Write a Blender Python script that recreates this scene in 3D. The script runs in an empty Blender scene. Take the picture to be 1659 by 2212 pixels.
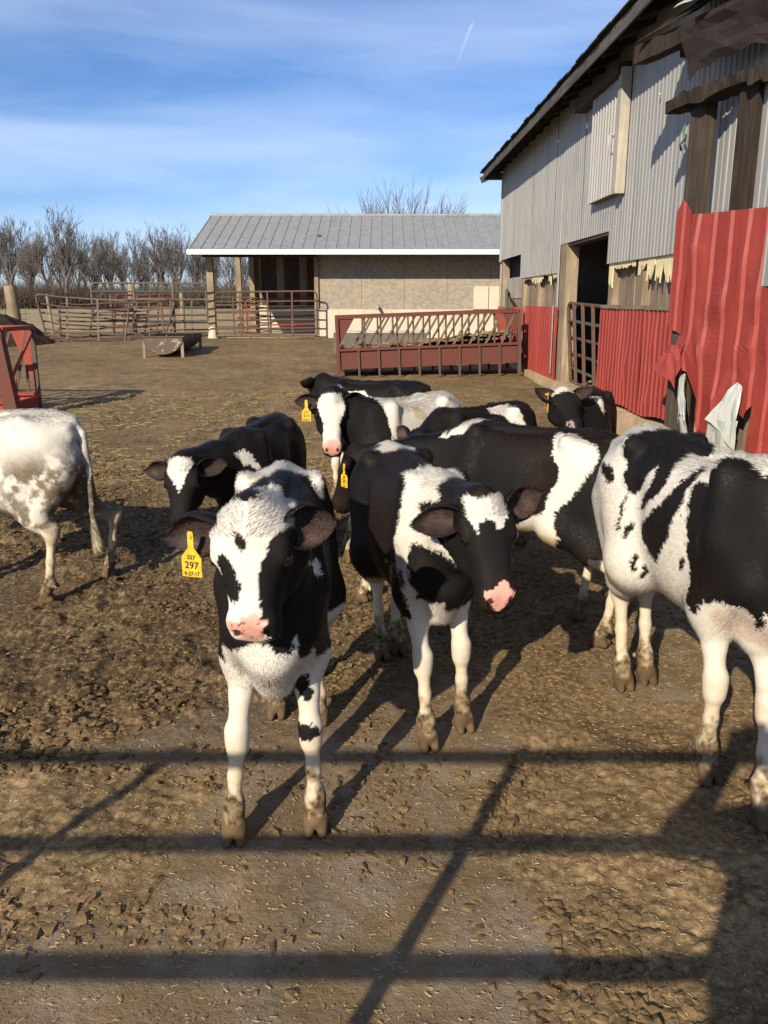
import bpy, bmesh, math, random
import numpy as np
from mathutils import Vector, Matrix

sc = bpy.context.scene
R = math.radians

# ---------------------------------------------------------------- camera
cam_d = bpy.data.cameras.new('camera')
cam = bpy.data.objects.new('camera', cam_d)
sc.collection.objects.link(cam)
cam.location = (0, 0, 1.5)
cam.rotation_euler = (R(90 - 14.4), 0, 0)
cam_d.sensor_fit = 'VERTICAL'
cam_d.sensor_height = 36.0
cam_d.lens = 18.0 / (1106.0 / 1778.0)
cam_d.clip_end = 3000
cam_d.clip_start = 0.02
sc.camera = cam

# ---------------------------------------------------------------- sky and sun
SUN_AZ, SUN_EL = R(206), R(27)          # azimuth clockwise from +Y
w = bpy.data.worlds.new('World'); sc.world = w; w.use_nodes = True
nt = w.node_tree; nt.nodes.clear()
def wn(t, **k):
    n = nt.nodes.new(t)
    for a, b in k.items(): setattr(n, a, b)
    return n
def wl(a, b): nt.links.new(a, b)
wo = wn('ShaderNodeOutputWorld'); bg = wn('ShaderNodeBackground'); bg.inputs['Strength'].default_value = 0.085
sky = wn('ShaderNodeTexSky', sky_type='NISHITA', sun_disc=False, sun_elevation=SUN_EL, sun_rotation=SUN_AZ,
         altitude=200, air_density=1.0, dust_density=0.3, ozone_density=6.0)
tcn = wn('ShaderNodeTexCoord'); sp = wn('ShaderNodeSeparateXYZ'); wl(tcn.outputs['Generated'], sp.inputs[0])
mp = wn('ShaderNodeMapping'); wl(tcn.outputs['Generated'], mp.inputs[0])
mp.inputs['Rotation'].default_value = (0, R(-13), 0); mp.inputs['Scale'].default_value = (1.5, 1.5, 11.0)
nz = wn('ShaderNodeTexNoise'); wl(mp.outputs[0], nz.inputs['Vector'])
nz.inputs['Scale'].default_value = 1.5; nz.inputs['Detail'].default_value = 8; nz.inputs['Roughness'].default_value = 0.5; nz.inputs['Distortion'].default_value = 0.35
cr = wn('ShaderNodeMapRange'); wl(nz.outputs['Fac'], cr.inputs[0])
cr.inputs['From Min'].default_value = 0.30; cr.inputs['From Max'].default_value = 0.80
cr.inputs['To Min'].default_value = 0.0; cr.inputs['To Max'].default_value = 0.50
mx = wn('ShaderNodeMix', data_type='RGBA'); wl(cr.outputs[0], mx.inputs['Factor'])
tint = wn('ShaderNodeMix', data_type='RGBA', blend_type='MULTIPLY'); tint.inputs['Factor'].default_value = 1.0
wl(sky.outputs[0], tint.inputs['A']); tint.inputs['B'].default_value = (0.87, 0.945, 1.10, 1)
wl(tint.outputs['Result'], mx.inputs['A']); mx.inputs['B'].default_value = (8.2, 9.2, 11.0, 1)
# a short contrail
dn = wn('ShaderNodeVectorMath', operation='DOT_PRODUCT'); wl(tcn.outputs['Generated'], dn.inputs[0]); dn.inputs[1].default_value = (-0.92803, -0.01964, 0.37199)
da = wn('ShaderNodeMath', operation='ABSOLUTE'); wl(dn.outputs['Value'], da.inputs[0])
c1 = wn('ShaderNodeMapRange'); wl(da.outputs[0], c1.inputs[0]); c1.inputs['From Min'].default_value = .0017; c1.inputs['From Max'].default_value = .0002
c2 = wn('ShaderNodeMapRange'); wl(sp.outputs['Z'], c2.inputs[0]); c2.inputs['From Min'].default_value = 0.2383; c2.inputs['From Max'].default_value = 0.2773
c3 = wn('ShaderNodeMapRange'); wl(sp.outputs['Z'], c3.inputs[0]); c3.inputs['From Min'].default_value = 0.2814; c3.inputs['From Max'].default_value = 0.2774
c4 = wn('ShaderNodeMath', operation='GREATER_THAN'); wl(sp.outputs['Y'], c4.inputs[0])
m1 = wn('ShaderNodeMath', operation='MULTIPLY'); wl(c1.outputs[0], m1.inputs[0]); wl(c2.outputs[0], m1.inputs[1])
m2 = wn('ShaderNodeMath', operation='MULTIPLY'); wl(m1.outputs[0], m2.inputs[0]); wl(c3.outputs[0], m2.inputs[1])
m3 = wn('ShaderNodeMath', operation='MULTIPLY'); wl(m2.outputs[0], m3.inputs[0]); wl(c4.outputs[0], m3.inputs[1])
m4 = wn('ShaderNodeMath', operation='MULTIPLY'); wl(m3.outputs[0], m4.inputs[0]); m4.inputs[1].default_value = .3
mx2 = wn('ShaderNodeMix', data_type='RGBA'); wl(m4.outputs[0], mx2.inputs['Factor']); wl(mx.outputs['Result'], mx2.inputs['A']); mx2.inputs['B'].default_value = (9.5, 10.0, 11.0, 1)
wl(mx2.outputs['Result'], bg.inputs['Color']); wl(bg.outputs[0], wo.inputs[0])

sun_d = bpy.data.lights.new('sun', 'SUN'); sun = bpy.data.objects.new('sun', sun_d); sc.collection.objects.link(sun)
sun_d.energy = 5.0; sun_d.angle = R(0.53); sun_d.color = (1.0, 0.885, 0.70)
SUND = Vector((math.sin(SUN_AZ) * math.cos(SUN_EL), math.cos(SUN_AZ) * math.cos(SUN_EL), math.sin(SUN_EL)))
sun.rotation_euler = SUND.to_track_quat('Z', 'Y').to_euler()

sc.view_settings.view_transform = 'Standard'; sc.view_settings.look = 'None'
sc.view_settings.exposure = 0.50; sc.view_settings.gamma = 1.0; sc.view_settings.use_curve_mapping = False
sc.render.engine = 'CYCLES'
sc.cycles.use_denoising = True
sc.cycles.max_bounces = 6; sc.cycles.diffuse_bounces = 3; sc.cycles.glossy_bounces = 2
sc.cycles.transparent_max_bounces = 8

# ---------------------------------------------------------------- helpers: noise
rng = np.random.default_rng(7)
random.seed(7)
def _hash(ix, iy, iz, seed):
    h = (ix.astype(np.int64) * 374761393 + iy.astype(np.int64) * 668265263 + iz.astype(np.int64) * 2147483647 + seed * 974634777) & 0xffffffff
    h = ((h ^ (h >> 13)) * 1274126177) & 0xffffffff
    h = ((h ^ (h >> 16)) * 2246822519) & 0xffffffff
    return ((h ^ (h >> 13)) & 0xffffff) / float(0xffffff)
def vnoise2(x, y, seed=0):
    ix, iy = np.floor(x), np.floor(y); fx, fy = x - ix, y - iy
    fx = fx * fx * (3 - 2 * fx); fy = fy * fy * (3 - 2 * fy); z = np.zeros_like(ix)
    a = _hash(ix, iy, z, seed); b = _hash(ix + 1, iy, z, seed); c = _hash(ix, iy + 1, z, seed); d = _hash(ix + 1, iy + 1, z, seed)
    return (a + (b - a) * fx) * (1 - fy) + (c + (d - c) * fx) * fy
def fbm2(x, y, seed=0, oct=4, gain=0.5):
    s = 0; a = 1; t = 0
    for i in range(oct):
        s = s + a * vnoise2(x + 17.3 * i, y - 9.1 * i, seed + i); t += a; a *= gain; x = x * 2.03; y = y * 2.03
    return s / t
def vnoise3(p, seed=0):
    i = np.floor(p); f = p - i; f = f * f * (3 - 2 * f); x, y, z = i[:, 0], i[:, 1], i[:, 2]
    fx, fy, fz = f[:, 0], f[:, 1], f[:, 2]
    def L(dz):
        a = _hash(x, y, z + dz, seed); b = _hash(x + 1, y, z + dz, seed); c = _hash(x, y + 1, z + dz, seed); d = _hash(x + 1, y + 1, z + dz, seed)
        return (a + (b - a) * fx) * (1 - fy) + (c + (d - c) * fx) * fy
    return L(0) * (1 - fz) + L(1) * fz
def fbm3(p, seed=0, oct=3):
    s = 0; a = 1; t = 0
    for i in range(oct):
        s = s + a * vnoise3(p + 7.7 * i, seed + i); t += a; a *= .5; p = p * 2.03
    return s / t
def sstep(a, b, x):
    t = np.clip((x - a) / (b - a), 0, 1); return t * t * (3 - 2 * t)

# ---------------------------------------------------------------- helpers: objects
def link(o, parent=None):
    sc.collection.objects.link(o)
    if parent is not None: o.parent = parent
    return o
def tag(o, label=None, cat=None, group=None, kind=None):
    if label: o['label'] = label
    if cat: o['category'] = cat
    if group: o['group'] = group
    if kind: o['kind'] = kind
    return o
def empty(name, loc=(0, 0, 0), rz=0, parent=None):
    o = bpy.data.objects.new(name, None); o.location = loc; o.rotation_euler = (0, 0, rz); o.empty_display_size = .1
    return link(o, parent)
def copy_tree(o, parent=None):
    c = o.copy(); link(c, parent)
    for ch in list(o.children): copy_tree(ch, c)
    return c
class MB:
    """collects faces; build() links one mesh object"""
    def __init__(s): s.v = []; s.f = []; s.smooth = []
    def add(s, vs, fs, smooth=False):
        n = len(s.v); s.v += [tuple(p) for p in vs]; s.f += [tuple(i + n for i in f) for f in fs]; s.smooth += [smooth] * len(fs); return s
    def box(s, lo, hi, M=None):
        x0, y0, z0 = lo; x1, y1, z1 = hi
        vs = [(x0, y0, z0), (x1, y0, z0), (x1, y1, z0), (x0, y1, z0), (x0, y0, z1), (x1, y0, z1), (x1, y1, z1), (x0, y1, z1)]
        if M is not None: vs = [M @ Vector(p) for p in vs]
        return s.add(vs, [(3, 2, 1, 0), (4, 5, 6, 7), (0, 1, 5, 4), (1, 2, 6, 5), (2, 3, 7, 6), (3, 0, 4, 7)])
    def bar(s, a, b, wx, wy, up=(0, 0, 1)):
        """rectangular bar from a to b, wx along cross(up,dir), wy the other"""
        a = Vector(a); b = Vector(b); d = (b - a).normalized(); u = Vector(up)
        if abs(d.dot(u)) > .98: u = Vector((0, 1, 0))
        x = u.cross(d).normalized(); y = d.cross(x).normalized()
        vs = [p + x * (sx * wx / 2) + y * (sy * wy / 2) for p in (a, b) for sx, sy in ((-1, -1), (1, -1), (1, 1), (-1, 1))]
        return s.add(vs, [(3, 2, 1, 0), (4, 5, 6, 7), (0, 1, 5, 4), (1, 2, 6, 5), (2, 3, 7, 6), (3, 0, 4, 7)])
    def tube(s, pts, r, n=8, caps=True):
        pts = [Vector(p) for p in pts]; m = len(pts)
        rr = r if hasattr(r, '__len__') else [r] * m
        ref = None; vs = []; fs = []
        for i, p in enumerate(pts):
            d = (pts[min(i + 1, m - 1)] - pts[max(i - 1, 0)])
            if d.length < 1e-9: d = Vector((0, 0, 1))
            d.normalize()
            if ref is None:
                ref = Vector((0, 0, 1)) if abs(d.z) < .9 else Vector((1, 0, 0))
            x = (ref - d * ref.dot(d)).normalized(); ref = x; y = d.cross(x)
            for k in range(n):
                a = 2 * math.pi * k / n
                vs.append(p + x * (math.cos(a) * rr[i]) + y * (math.sin(a) * rr[i]))
        for i in range(m - 1):
            for k in range(n):
                fs.append((i * n + k, i * n + (k + 1) % n, (i + 1) * n + (k + 1) % n, (i + 1) * n + k))
        s.add(vs, fs, True)
        if caps: s.add(vs[:n], [tuple(reversed(range(n)))]); s.add(vs[-n:], [tuple(range(n))])
        return s
    def prism(s, poly, axis_o, ax, ay, az, depth):
        """extrude 2d poly [(a,b)] laid in origin+ax*a+ay*b along az*depth"""
        o = Vector(axis_o); ax, ay, az = Vector(ax), Vector(ay), Vector(az); n = len(poly)
        vs = [o + ax * a + ay * b for a, b in poly] + [o + ax * a + ay * b + az * depth for a, b in poly]
        fs = [tuple(range(n - 1, -1, -1)), tuple(range(n, 2 * n))] + [(i, (i + 1) % n, n + (i + 1) % n, n + i) for i in range(n)]
        return s.add(vs, fs)
    def build(s, name, mat, parent=None, loc=None, tri=False):
        me = bpy.data.meshes.new(name); me.from_pydata([tuple(p) for p in s.v], [], s.f)
        me.polygons.foreach_set('use_smooth', s.smooth); me.update()
        if mat is not None: me.materials.append(mat)
        o = bpy.data.objects.new(name, me)
        if loc is not None: o.location = loc
        return link(o, parent)
def np_mesh(name, V, F, mat, parent=None, smooth=True):
    V = np.asarray(V, np.float32); F = np.asarray(F, np.int32)
    me = bpy.data.meshes.new(name); k = F.shape[1]
    me.vertices.add(len(V)); me.vertices.foreach_set('co', V.ravel())
    me.loops.add(F.size); me.loops.foreach_set('vertex_index', F.ravel())
    me.polygons.add(len(F)); me.polygons.foreach_set('loop_start', np.arange(0, F.size, k, dtype=np.int32))
    me.polygons.foreach_set('loop_total', np.full(len(F), k, np.int32))
    me.polygons.foreach_set('use_smooth', np.full(len(F), smooth)); me.update(); me.validate()
    if mat is not None: me.materials.append(mat)
    return link(bpy.data.objects.new(name, me), parent)

# ---------------------------------------------------------------- helpers: materials
class NT:
    def __init__(s, name):
        s.m = bpy.data.materials.new(name); s.m.use_nodes = True; s.t = s.m.node_tree
        s.b = s.t.nodes['Principled BSDF']; s.out = s.t.nodes['Material Output']
    def n(s, t, ins=None, **k):
        n = s.t.nodes.new(t)
        for a, b in k.items(): setattr(n, a, b)
        for a, b in (ins or {}).items(): s.set(n.inputs[a], b)
        return n
    def set(s, inp, v):
        if hasattr(v, 'is_output'): s.t.links.new(v, inp)
        else: inp.default_value = v
    def noise(s, scale, detail=4, rough=.55, vec=None, dist=0.0, dims=None):
        n = s.n('ShaderNodeTexNoise', {'Scale': scale, 'Detail': detail, 'Roughness': rough, 'Distortion': dist})
        s.set(n.inputs['Vector'], vec if vec is not None else s.obj())
        return n.outputs['Fac']
    def obj(s):
        if not hasattr(s, '_tc'): s._tc = s.n('ShaderNodeTexCoord')
        return s._tc.outputs['Object']
    def pos(s):
        if not hasattr(s, '_g'): s._g = s.n('ShaderNodeNewGeometry')
        return s._g.outputs['Position']
    def map(s, vec, scale=(1, 1, 1), rot=(0, 0, 0), loc=(0, 0, 0)):
        return s.n('ShaderNodeMapping', {'Vector': vec, 'Scale': scale, 'Rotation': rot, 'Location': loc}).outputs[0]
    def mr(s, v, a, b, c=0., d=1.):
        return s.n('ShaderNodeMapRange', {0: v, 'From Min': a, 'From Max': b, 'To Min': c, 'To Max': d}).outputs[0]
    def mix(s, f, a, b, blend='MIX'):
        n = s.n('ShaderNodeMix', data_type='RGBA', blend_type=blend)
        s.set(n.inputs['Factor'], f)
        for k, v in (('A', a), ('B', b)):
            s.set(n.inputs[k], v if hasattr(v, 'is_output') else (v[0], v[1], v[2], 1))
        return n.outputs['Result']
    def math(s, op, a, b=0.):
        n = s.n('ShaderNodeMath', operation=op); s.set(n.inputs[0], a); s.set(n.inputs[1], b); return n.outputs[0]
    def bump(s, h, strength=.5, dist=.01):
        n = s.n('ShaderNodeBump', {'Height': h, 'Strength': strength, 'Distance': dist}); s.t.links.new(n.outputs[0], s.b.inputs['Normal'])
    def base(s, c, rough=.7, metal=0., spec=.4):
        s.set(s.b.inputs['Base Color'], c if hasattr(c, 'is_output') else (c[0], c[1], c[2], 1))
        s.set(s.b.inputs['Roughness'], rough); s.set(s.b.inputs['Metallic'], metal); s.set(s.b.inputs['Specular IOR Level'], spec)
        return s.m
def plain(name, c, rough=.7, metal=0., var=.25, scale=6., spec=.4, bump=0.):
    k = NT(name); n = k.noise(scale, 5, .6)
    f = k.mr(n, .25, .75, 1 - var, 1 + var)
    col = k.mix(1.0, c, k.n('ShaderNodeCombineColor', {0: f, 1: f, 2: f}).outputs[0], 'MULTIPLY')
    if bump: k.bump(k.noise(scale * 8, 4), bump, .004)
    return k.base(col, rough, metal, spec)

# ---------------------------------------------------------------- ground height
def gbase(y):
    y = np.asarray(y, float)
    t = np.clip(y - 4.0, 0, 19.0)
    return 0.0245 * t
def gz(x, y):
    x = np.asarray(x, float); y = np.asarray(y, float)
    return gbase(y)
# ================================================================ materials of the place
def m_ground():
    k = NT('yard_dirt'); P = k.pos()
    n1 = k.noise(.55, 5, .6, P); n2 = k.noise(4.5, 6, .65, P); n3 = k.noise(38, 5, .7, P); n4 = k.noise(160, 3, .7, P)
    c = k.mix(k.mr(n2, .32, .68), (.105, .068, .032), (.235, .157, .080))
    c = k.mix(k.mr(n3, .48, .72), c, (.35, .25, .135))
    c = k.mix(k.mr(n3, .46, .28), c, (.070, .045, .022))
    at = k.n('ShaderNodeAttribute', attribute_name='bare')
    bare = at.outputs['Fac']
    conc = k.mix(k.mr(n4, .3, .7), (.19, .145, .10), (.30, .245, .185))
    conc = k.mix(k.mr(n2, .36, .56, .0, .9), conc, (.17, .115, .062))
    c = k.mix(bare, c, conc)
    mk_ = k.n('ShaderNodeAttribute', attribute_name='muck').outputs['Fac']; c = k.mix(k.math('MULTIPLY', mk_, k.mr(n3, .62, .40, .35, 1.0)), c, (.050, .032, .016))
    a2 = k.n('ShaderNodeAttribute', attribute_name='hay').outputs['Fac']
    hay = k.mix(k.mr(n3, .35, .65), (.10, .072, .034), (.215, .16, .08))
    c = k.mix(a2, c, hay)
    n5 = k.noise(1.7, 5, .7, P, 1.2); f = k.math('MULTIPLY', k.mr(n1, .3, .7, .8, 1.18), k.mr(n5, .28, .72, .68, 1.28)); c = k.mix(1.0, c, k.n('ShaderNodeCombineColor', {0: f, 1: f, 2: f}).outputs[0], 'MULTIPLY')
    h = k.math('ADD', k.math('MULTIPLY', n3, 1.0), k.math('MULTIPLY', n4, .35))
    k.bump(h, .7, .012)
    return k.base(c, .92, 0, .15)
def m_wood(name, a, b, rough=.85, scale=(30, 30, 2.0)):
    k = NT(name); v = k.map(k.obj(), scale); n = k.noise(1.0, 6, .65, v, .6); n2 = k.noise(1.6, 4, .6)
    c = k.mix(k.mr(n, .3, .7), a, b); f = k.mr(n2, .3, .7, .7, 1.2)
    c = k.mix(1.0, c, k.n('ShaderNodeCombineColor', {0: f, 1: f, 2: f}).outputs[0], 'MULTIPLY')
    k.bump(n, .35, .006); return k.base(c, rough, 0, .2)
def m_sheet(name, c0, c1, stain, rough, metal, fade=None):
    k = NT(name); P = k.pos(); v = k.map(P, (7, 7, .45)); n = k.noise(1.0, 6, .62, v, .3); n2 = k.noise(2.2, 5, .6, P); n3 = k.noise(26, 4, .6, P)
    c = k.mix(k.mr(n, .3, .72), c0, c1); c = k.mix(k.mr(n2, .56, .78, 0, .7), c, stain); c = k.mix(k.mr(n3, .66, .76, 0, .6), c, fade or stain)
    k.bump(n3, .08, .004); return k.base(c, rough, metal, .4)
def m_rust(name, a, b, rough=.7):
    k = NT(name); n = k.noise(9, 6, .68); n2 = k.noise(60, 4, .7)
    c = k.mix(k.mr(n, .38, .62), a, b); c = k.mix(k.mr(n2, .55, .75, 0, .6), c, (.06, .03, .018)); k.bump(n2, .25, .003); return k.base(c, rough, .1, .3)
MG = m_ground()
M_GREY = m_sheet('grey_steel_siding', (.255, .250, .240), (.35, .344, .33), (.195, .19, .182), .6, .05)
M_RED = m_sheet('red_steel_siding', (.20, .024, .018), (.30, .046, .034), (.13, .022, .020), .55, .0, (.36, .15, .12))
M_RED2 = m_rust('red_painted_steel', (.135, .030, .024), (.10, .042, .031))
M_ROOF = m_sheet('shed_roof_steel', (.20, .205, .205), (.29, .295, .295), (.15, .155, .155), .55, .1)
M_WHITE = plain('white_fascia_paint', (.78, .77, .74), .5, 0, .08)
M_OLDW = m_wood('weathered_board', (.12, .09, .062), (.30, .235, .17)); M_POST = m_wood('post_timber', (.16, .12, .08), (.36, .28, .19))
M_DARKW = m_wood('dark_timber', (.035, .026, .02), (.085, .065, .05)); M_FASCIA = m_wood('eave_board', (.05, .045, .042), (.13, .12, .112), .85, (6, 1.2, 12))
M_BAYW = m_wood('shade_dark_timber', (.036, .028, .021), (.088, .069, .052)); M_SHADEW = m_wood('rotten_shade_dark_timber', (.018, .013, .010), (.05, .037, .028)); M_TAN = m_wood('light_trim_wood', (.30, .265, .215), (.42, .38, .32))  # near bay timbers coloured darker to stand in for shade; the beam is also rotten
M_CREAM = plain('cream_panel_core', (.68, .58, .34), .8, 0, .18, 9)
M_SHING = plain('shingle', (.045, .042, .04), .95, 0, .35, 30, .1, .4)
k = NT('particle_board'); P_ = k.obj(); vr = k.n('ShaderNodeTexVoronoi', {'Vector': k.map(P_, (13, 13, 22)), 'Scale': 1.0}); n_ = k.noise(1.2, 5, .6); n3_ = k.noise(34, 3, .7)
c_ = k.mix(k.mr(k.n('ShaderNodeSeparateColor', {0: vr.outputs['Color']}).outputs[0], .1, .9), (.235, .205, .165), (.31, .275, .225)); c_ = k.mix(k.mr(n_, .50, .70, 0, .6), c_, (.36, .28, .18)); c_ = k.mix(k.mr(n3_, .6, .75, 0, .5), c_, (.12, .10, .085))
M_OSB = k.base(c_, .9, 0, .15)
k = NT('cast_concrete'); n_ = k.noise(1.1, 6, .62); n2_ = k.noise(14, 5, .65); c_ = k.mix(k.mr(n_, .3, .7), (.43, .385, .29), (.54, .49, .39)); c_ = k.mix(k.mr(n2_, .56, .74, 0, .5), c_, (.34, .28, .19)); k.bump(n2_, .2, .01)
M_CONC = k.base(c_, .9, 0, .15)
M_FOUND = plain('foundation_concrete', (.34, .245, .145), .95, 0, .35, 3.5, .1, .6)
M_TANK = plain('tank_concrete', (.13, .115, .10), .9, 0, .3, 5, .1, .4)
M_RUST = m_rust('rusty_tube', (.115, .062, .042), (.085, .055, .042)); M_GREEN = m_rust('green_tube', (.05, .10, .075), (.10, .085, .06))
M_REDT = m_rust('red_tube', (.33, .05, .032), (.20, .05, .035)); M_TUBG = m_rust('brown_grey_tube', (.105, .080, .063), (.15, .115, .09))
M_STEEL = plain('galvanised', (.42, .41, .38), .5, .4, .3, 12)
M_FLAP = m_sheet('pale_torn_steel', (.36, .38, .345), (.52, .54, .50), (.33, .30, .25), .45, .1)
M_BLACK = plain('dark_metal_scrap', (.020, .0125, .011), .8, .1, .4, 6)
M_BARK = plain('winter_bark', (.15, .13, .115), .95, 0, .35, 1.5, .1); M_TWIG = plain('winter_twigs', (.135, .117, .104), .95, 0, .3, .6, .1)
M_BRUSH = plain('bare_brush', (.088, .070, .055), 1, 0, .5, .25, .05)
M_FIELD = plain('dry_field_grass', (.30, .235, .135), 1, 0, .35, 1.2, .05)
M_PILE = plain('dark_manure', (.032, .022, .014), .95, 0, .5, 9, .1, .8)
M_CLOD = plain('manure_clod', (.155, .104, .052), .95, 0, .5, 25, .1, .5); M_STRAW = plain('straw_bits', (.36, .27, .13), .9, 0, .4, 30, .15)

# ================================================================ ground
def bare_mask(x, y):
    b = fbm2(x * 1.15 + 3.1, y * 1.15, 31, 4)
    near = sstep(3.9, 2.3, y + .55 * (x < 0) * np.minimum(1, -x)) * sstep(-2.2, -.6, x * .5)
    return sstep(.53, .63, b + .045 * near - .02 + .10 * (fbm2(x * 6, y * 6, 35, 3) - .5)) * sstep(5.5, 3.5, y) * .85
def lumps(x, y):
    n = fbm2(x * 7.5, y * 7.5, 5, 5, .55); big = fbm2(x * 1.6, y * 1.6, 9, 3)
    rough = .45 + .75 * sstep(.38, .66, big) + 1.9 * sstep(.6, -1.2, x) * sstep(2.2, 3.0, y) * sstep(7.5, 4.5, y)
    r = np.abs(fbm2(x * 17, y * 17, 15, 4, .6) - .5) * 2
    h = (sstep(.40, .72, n) * .012 + (.5 - r) * .010 + (fbm2(x * 60, y * 60, 25, 3, .65) - .5) * .014) * rough
    return h
def gz(x, y):
    x = np.asarray(x, float); y = np.asarray(y, float); b = bare_mask(x, y)
    return gbase(y) + lumps(x, y) * (1 - .88 * b) * sstep(45, 12, y) - .010 + .004 * b
def nonuni(a, fine0, fine1, d, g, b):
    m = list(np.arange(fine0, fine1 + 1e-6, d)); s = d
    while m[-1] < b: s *= g; m.append(m[-1] + s)
    s = d; lo = [fine0]
    while lo[-1] > a: s *= g; lo.append(lo[-1] - s)
    return np.array(lo[:0:-1] + m)
gxs = nonuni(-420, -2.2, 2.0, .011, 1.06, 420)
ys = [-3.0]; 
while ys[-1] < 1.2: ys.append(ys[-1] + .12)
while ys[-1] < 430: ys.append(ys[-1] + max(.0085, ys[-1] * .0046))
gys = np.array(ys)
GX, GY = np.meshgrid(gxs, gys); GZ = gz(GX.ravel(), GY.ravel())
GV = np.stack([GX.ravel(), GY.ravel(), GZ], 1); nx, ny = len(gxs), len(gys)
ii = (np.arange(ny - 1)[:, None] * nx + np.arange(nx - 1)[None]).ravel()
ground = np_mesh('ground', GV, np.stack([ii, ii + 1, ii + nx + 1, ii + nx], 1), MG); ground['kind'] = 'structure'
ba = ground.data.attributes.new('bare', 'FLOAT', 'POINT'); ba.data.foreach_set('value', bare_mask(GV[:, 0], GV[:, 1]).astype(np.float32))
hay = sstep(.42, .6, fbm2(GV[:, 0] * 2.2, GV[:, 1] * 1.4, 55, 4) - .25 * np.clip(np.abs(GV[:, 0] + 2.4) / 1.7 - .4, 0, 1) - .25 * np.clip(np.abs(GV[:, 1] - 9.0) / 2.2 - .5, 0, 1) + .03) * .75
hay = np.maximum(hay, .8 * sstep(.4, .6, fbm2(GV[:, 0] * 3, GV[:, 1] * 3, 56, 3)) * sstep(1.5, .8, np.abs(GV[:, 1] - 13.3)) * sstep(2.4, 1.6, np.abs(GV[:, 0] - .8)))
ha = ground.data.attributes.new('hay', 'FLOAT', 'POINT'); ha.data.foreach_set('value', hay.astype(np.float32))
muck = sstep(.40, .58, fbm2(GV[:, 0] * 1.3, GV[:, 1] * 1.1, 57, 4) + .10) * sstep(.9, -.5, GV[:, 0]) * sstep(2.3, 3.0, GV[:, 1]) * sstep(7.6, 5.6, GV[:, 1]) * .85
ma_ = ground.data.attributes.new('muck', 'FLOAT', 'POINT'); ma_.data.foreach_set('value', muck.astype(np.float32))
del GX, GY, GV
fld = MB(); fld.add([(-420, 28.5, .475), (420, 28.5, .475), (420, 428, .475), (-420, 428, .475)], [(0, 1, 2, 3)]); tag(fld.build('field', M_FIELD), kind='structure')

# ================================================================ sheet metal
def rib(s, pitch, h):
    q = (s / pitch) % 1.0; return h * np.clip((.5 - np.abs(q - .5)) * 10 - .2, 0, 1) * (q * 0 + 1) if False else h * np.clip(np.clip(q / .10, 0, 1) - np.clip((q - .22) / .10, 0, 1), 0, 1)
def sheet(name, mat, parent, s0, s1, z0, z1, x0=0., pitch=.10, h=.016, warp=.006, seed=0, rows=10, bot=None, top=None, lef=None, rig=None, wf=1.3, dents=()):
    """ribbed steel sheet in the wall frame: s along the wall, z up, -x is outside"""
    base = [0, .10, .22, .32]; ss = [s0]
    n0 = math.floor(s0 / pitch)
    for i in range(int((s1 - s0) / pitch) + 3):
        for b in base:
            q = (n0 + i + b) * pitch
            if s0 + .004 < q < s1 - .004: ss.append(q)
    ss.append(s1); ss = np.array(ss); t = np.linspace(0, 1, rows + 1)
    S, T = np.meshgrid(ss, t); b_ = z0 if bot is None else bot(S); t_ = z1 if top is None else top(S)
    Zc = b_ + (t_ - b_) * T
    Sx = S + (0 if lef is None else lef(Zc) * np.clip(1 - (S - s0) / (s1 - s0), 0, 1)) + (0 if rig is None else rig(Zc) * np.clip((S - s0) / (s1 - s0), 0, 1) ** 6)
    X = -x0 - rib(S, pitch, h) + (fbm2(S * wf + seed * 3.7, Zc * wf + seed, 71, 3) - .5) * 2 * warp
    for ds, dz_, rs, rz_, dd in dents: X = X - abs(dd) * .75 * np.clip(1 - np.abs((S - ds) / rs + .4 * (Zc - dz_) / rz_), 0, 1) * np.clip(1 - np.abs((Zc - dz_) / rz_), 0, 1)
    V = np.stack([X.ravel(), Sx.ravel(), Zc.ravel()], 1); n = len(ss); i = (np.arange(rows)[:, None] * n + np.arange(n - 1)[None]).ravel()
    return np_mesh(name, V, np.stack([i, i + n, i + n + 1, i + 1], 1), mat, parent, smooth=False)

# ================================================================ barn
barn = empty('barn', (2.83, 0, 0), .0177); tag(barn, 'long barn with grey ribbed steel siding over red wainscot and wooden posts', 'barn')
def BB(name, lo, hi, mat): return MB().box(lo, hi).build(name, mat, barn)
# foundation
mb = MB(); r0 = random.Random(3)
ss = np.arange(4.0, 19.0, .16); prof = []
for s in ss: prof.append((-.10 - .05 * vnoise2(np.array([s * 2.0]), np.array([.5]), 3)[0], .325 + .03 * vnoise2(np.array([s * 3.0]), np.array([2.5]), 4)[0]))
vs = []; fs = []
for s, (xo, zt) in zip(ss, prof): vs += [(xo - .10, s, -.15), (xo - .03, s, zt * .55), (xo, s, zt), (.16, s, zt)]
for i in range(len(ss) - 1):
    for j in range(3): fs.append((i*4+j, i*4+j+1, i*4+4+j+1, i*4+4+j))
MB().add(vs, fs, True).build('foundation', M_FOUND, barn)
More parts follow.
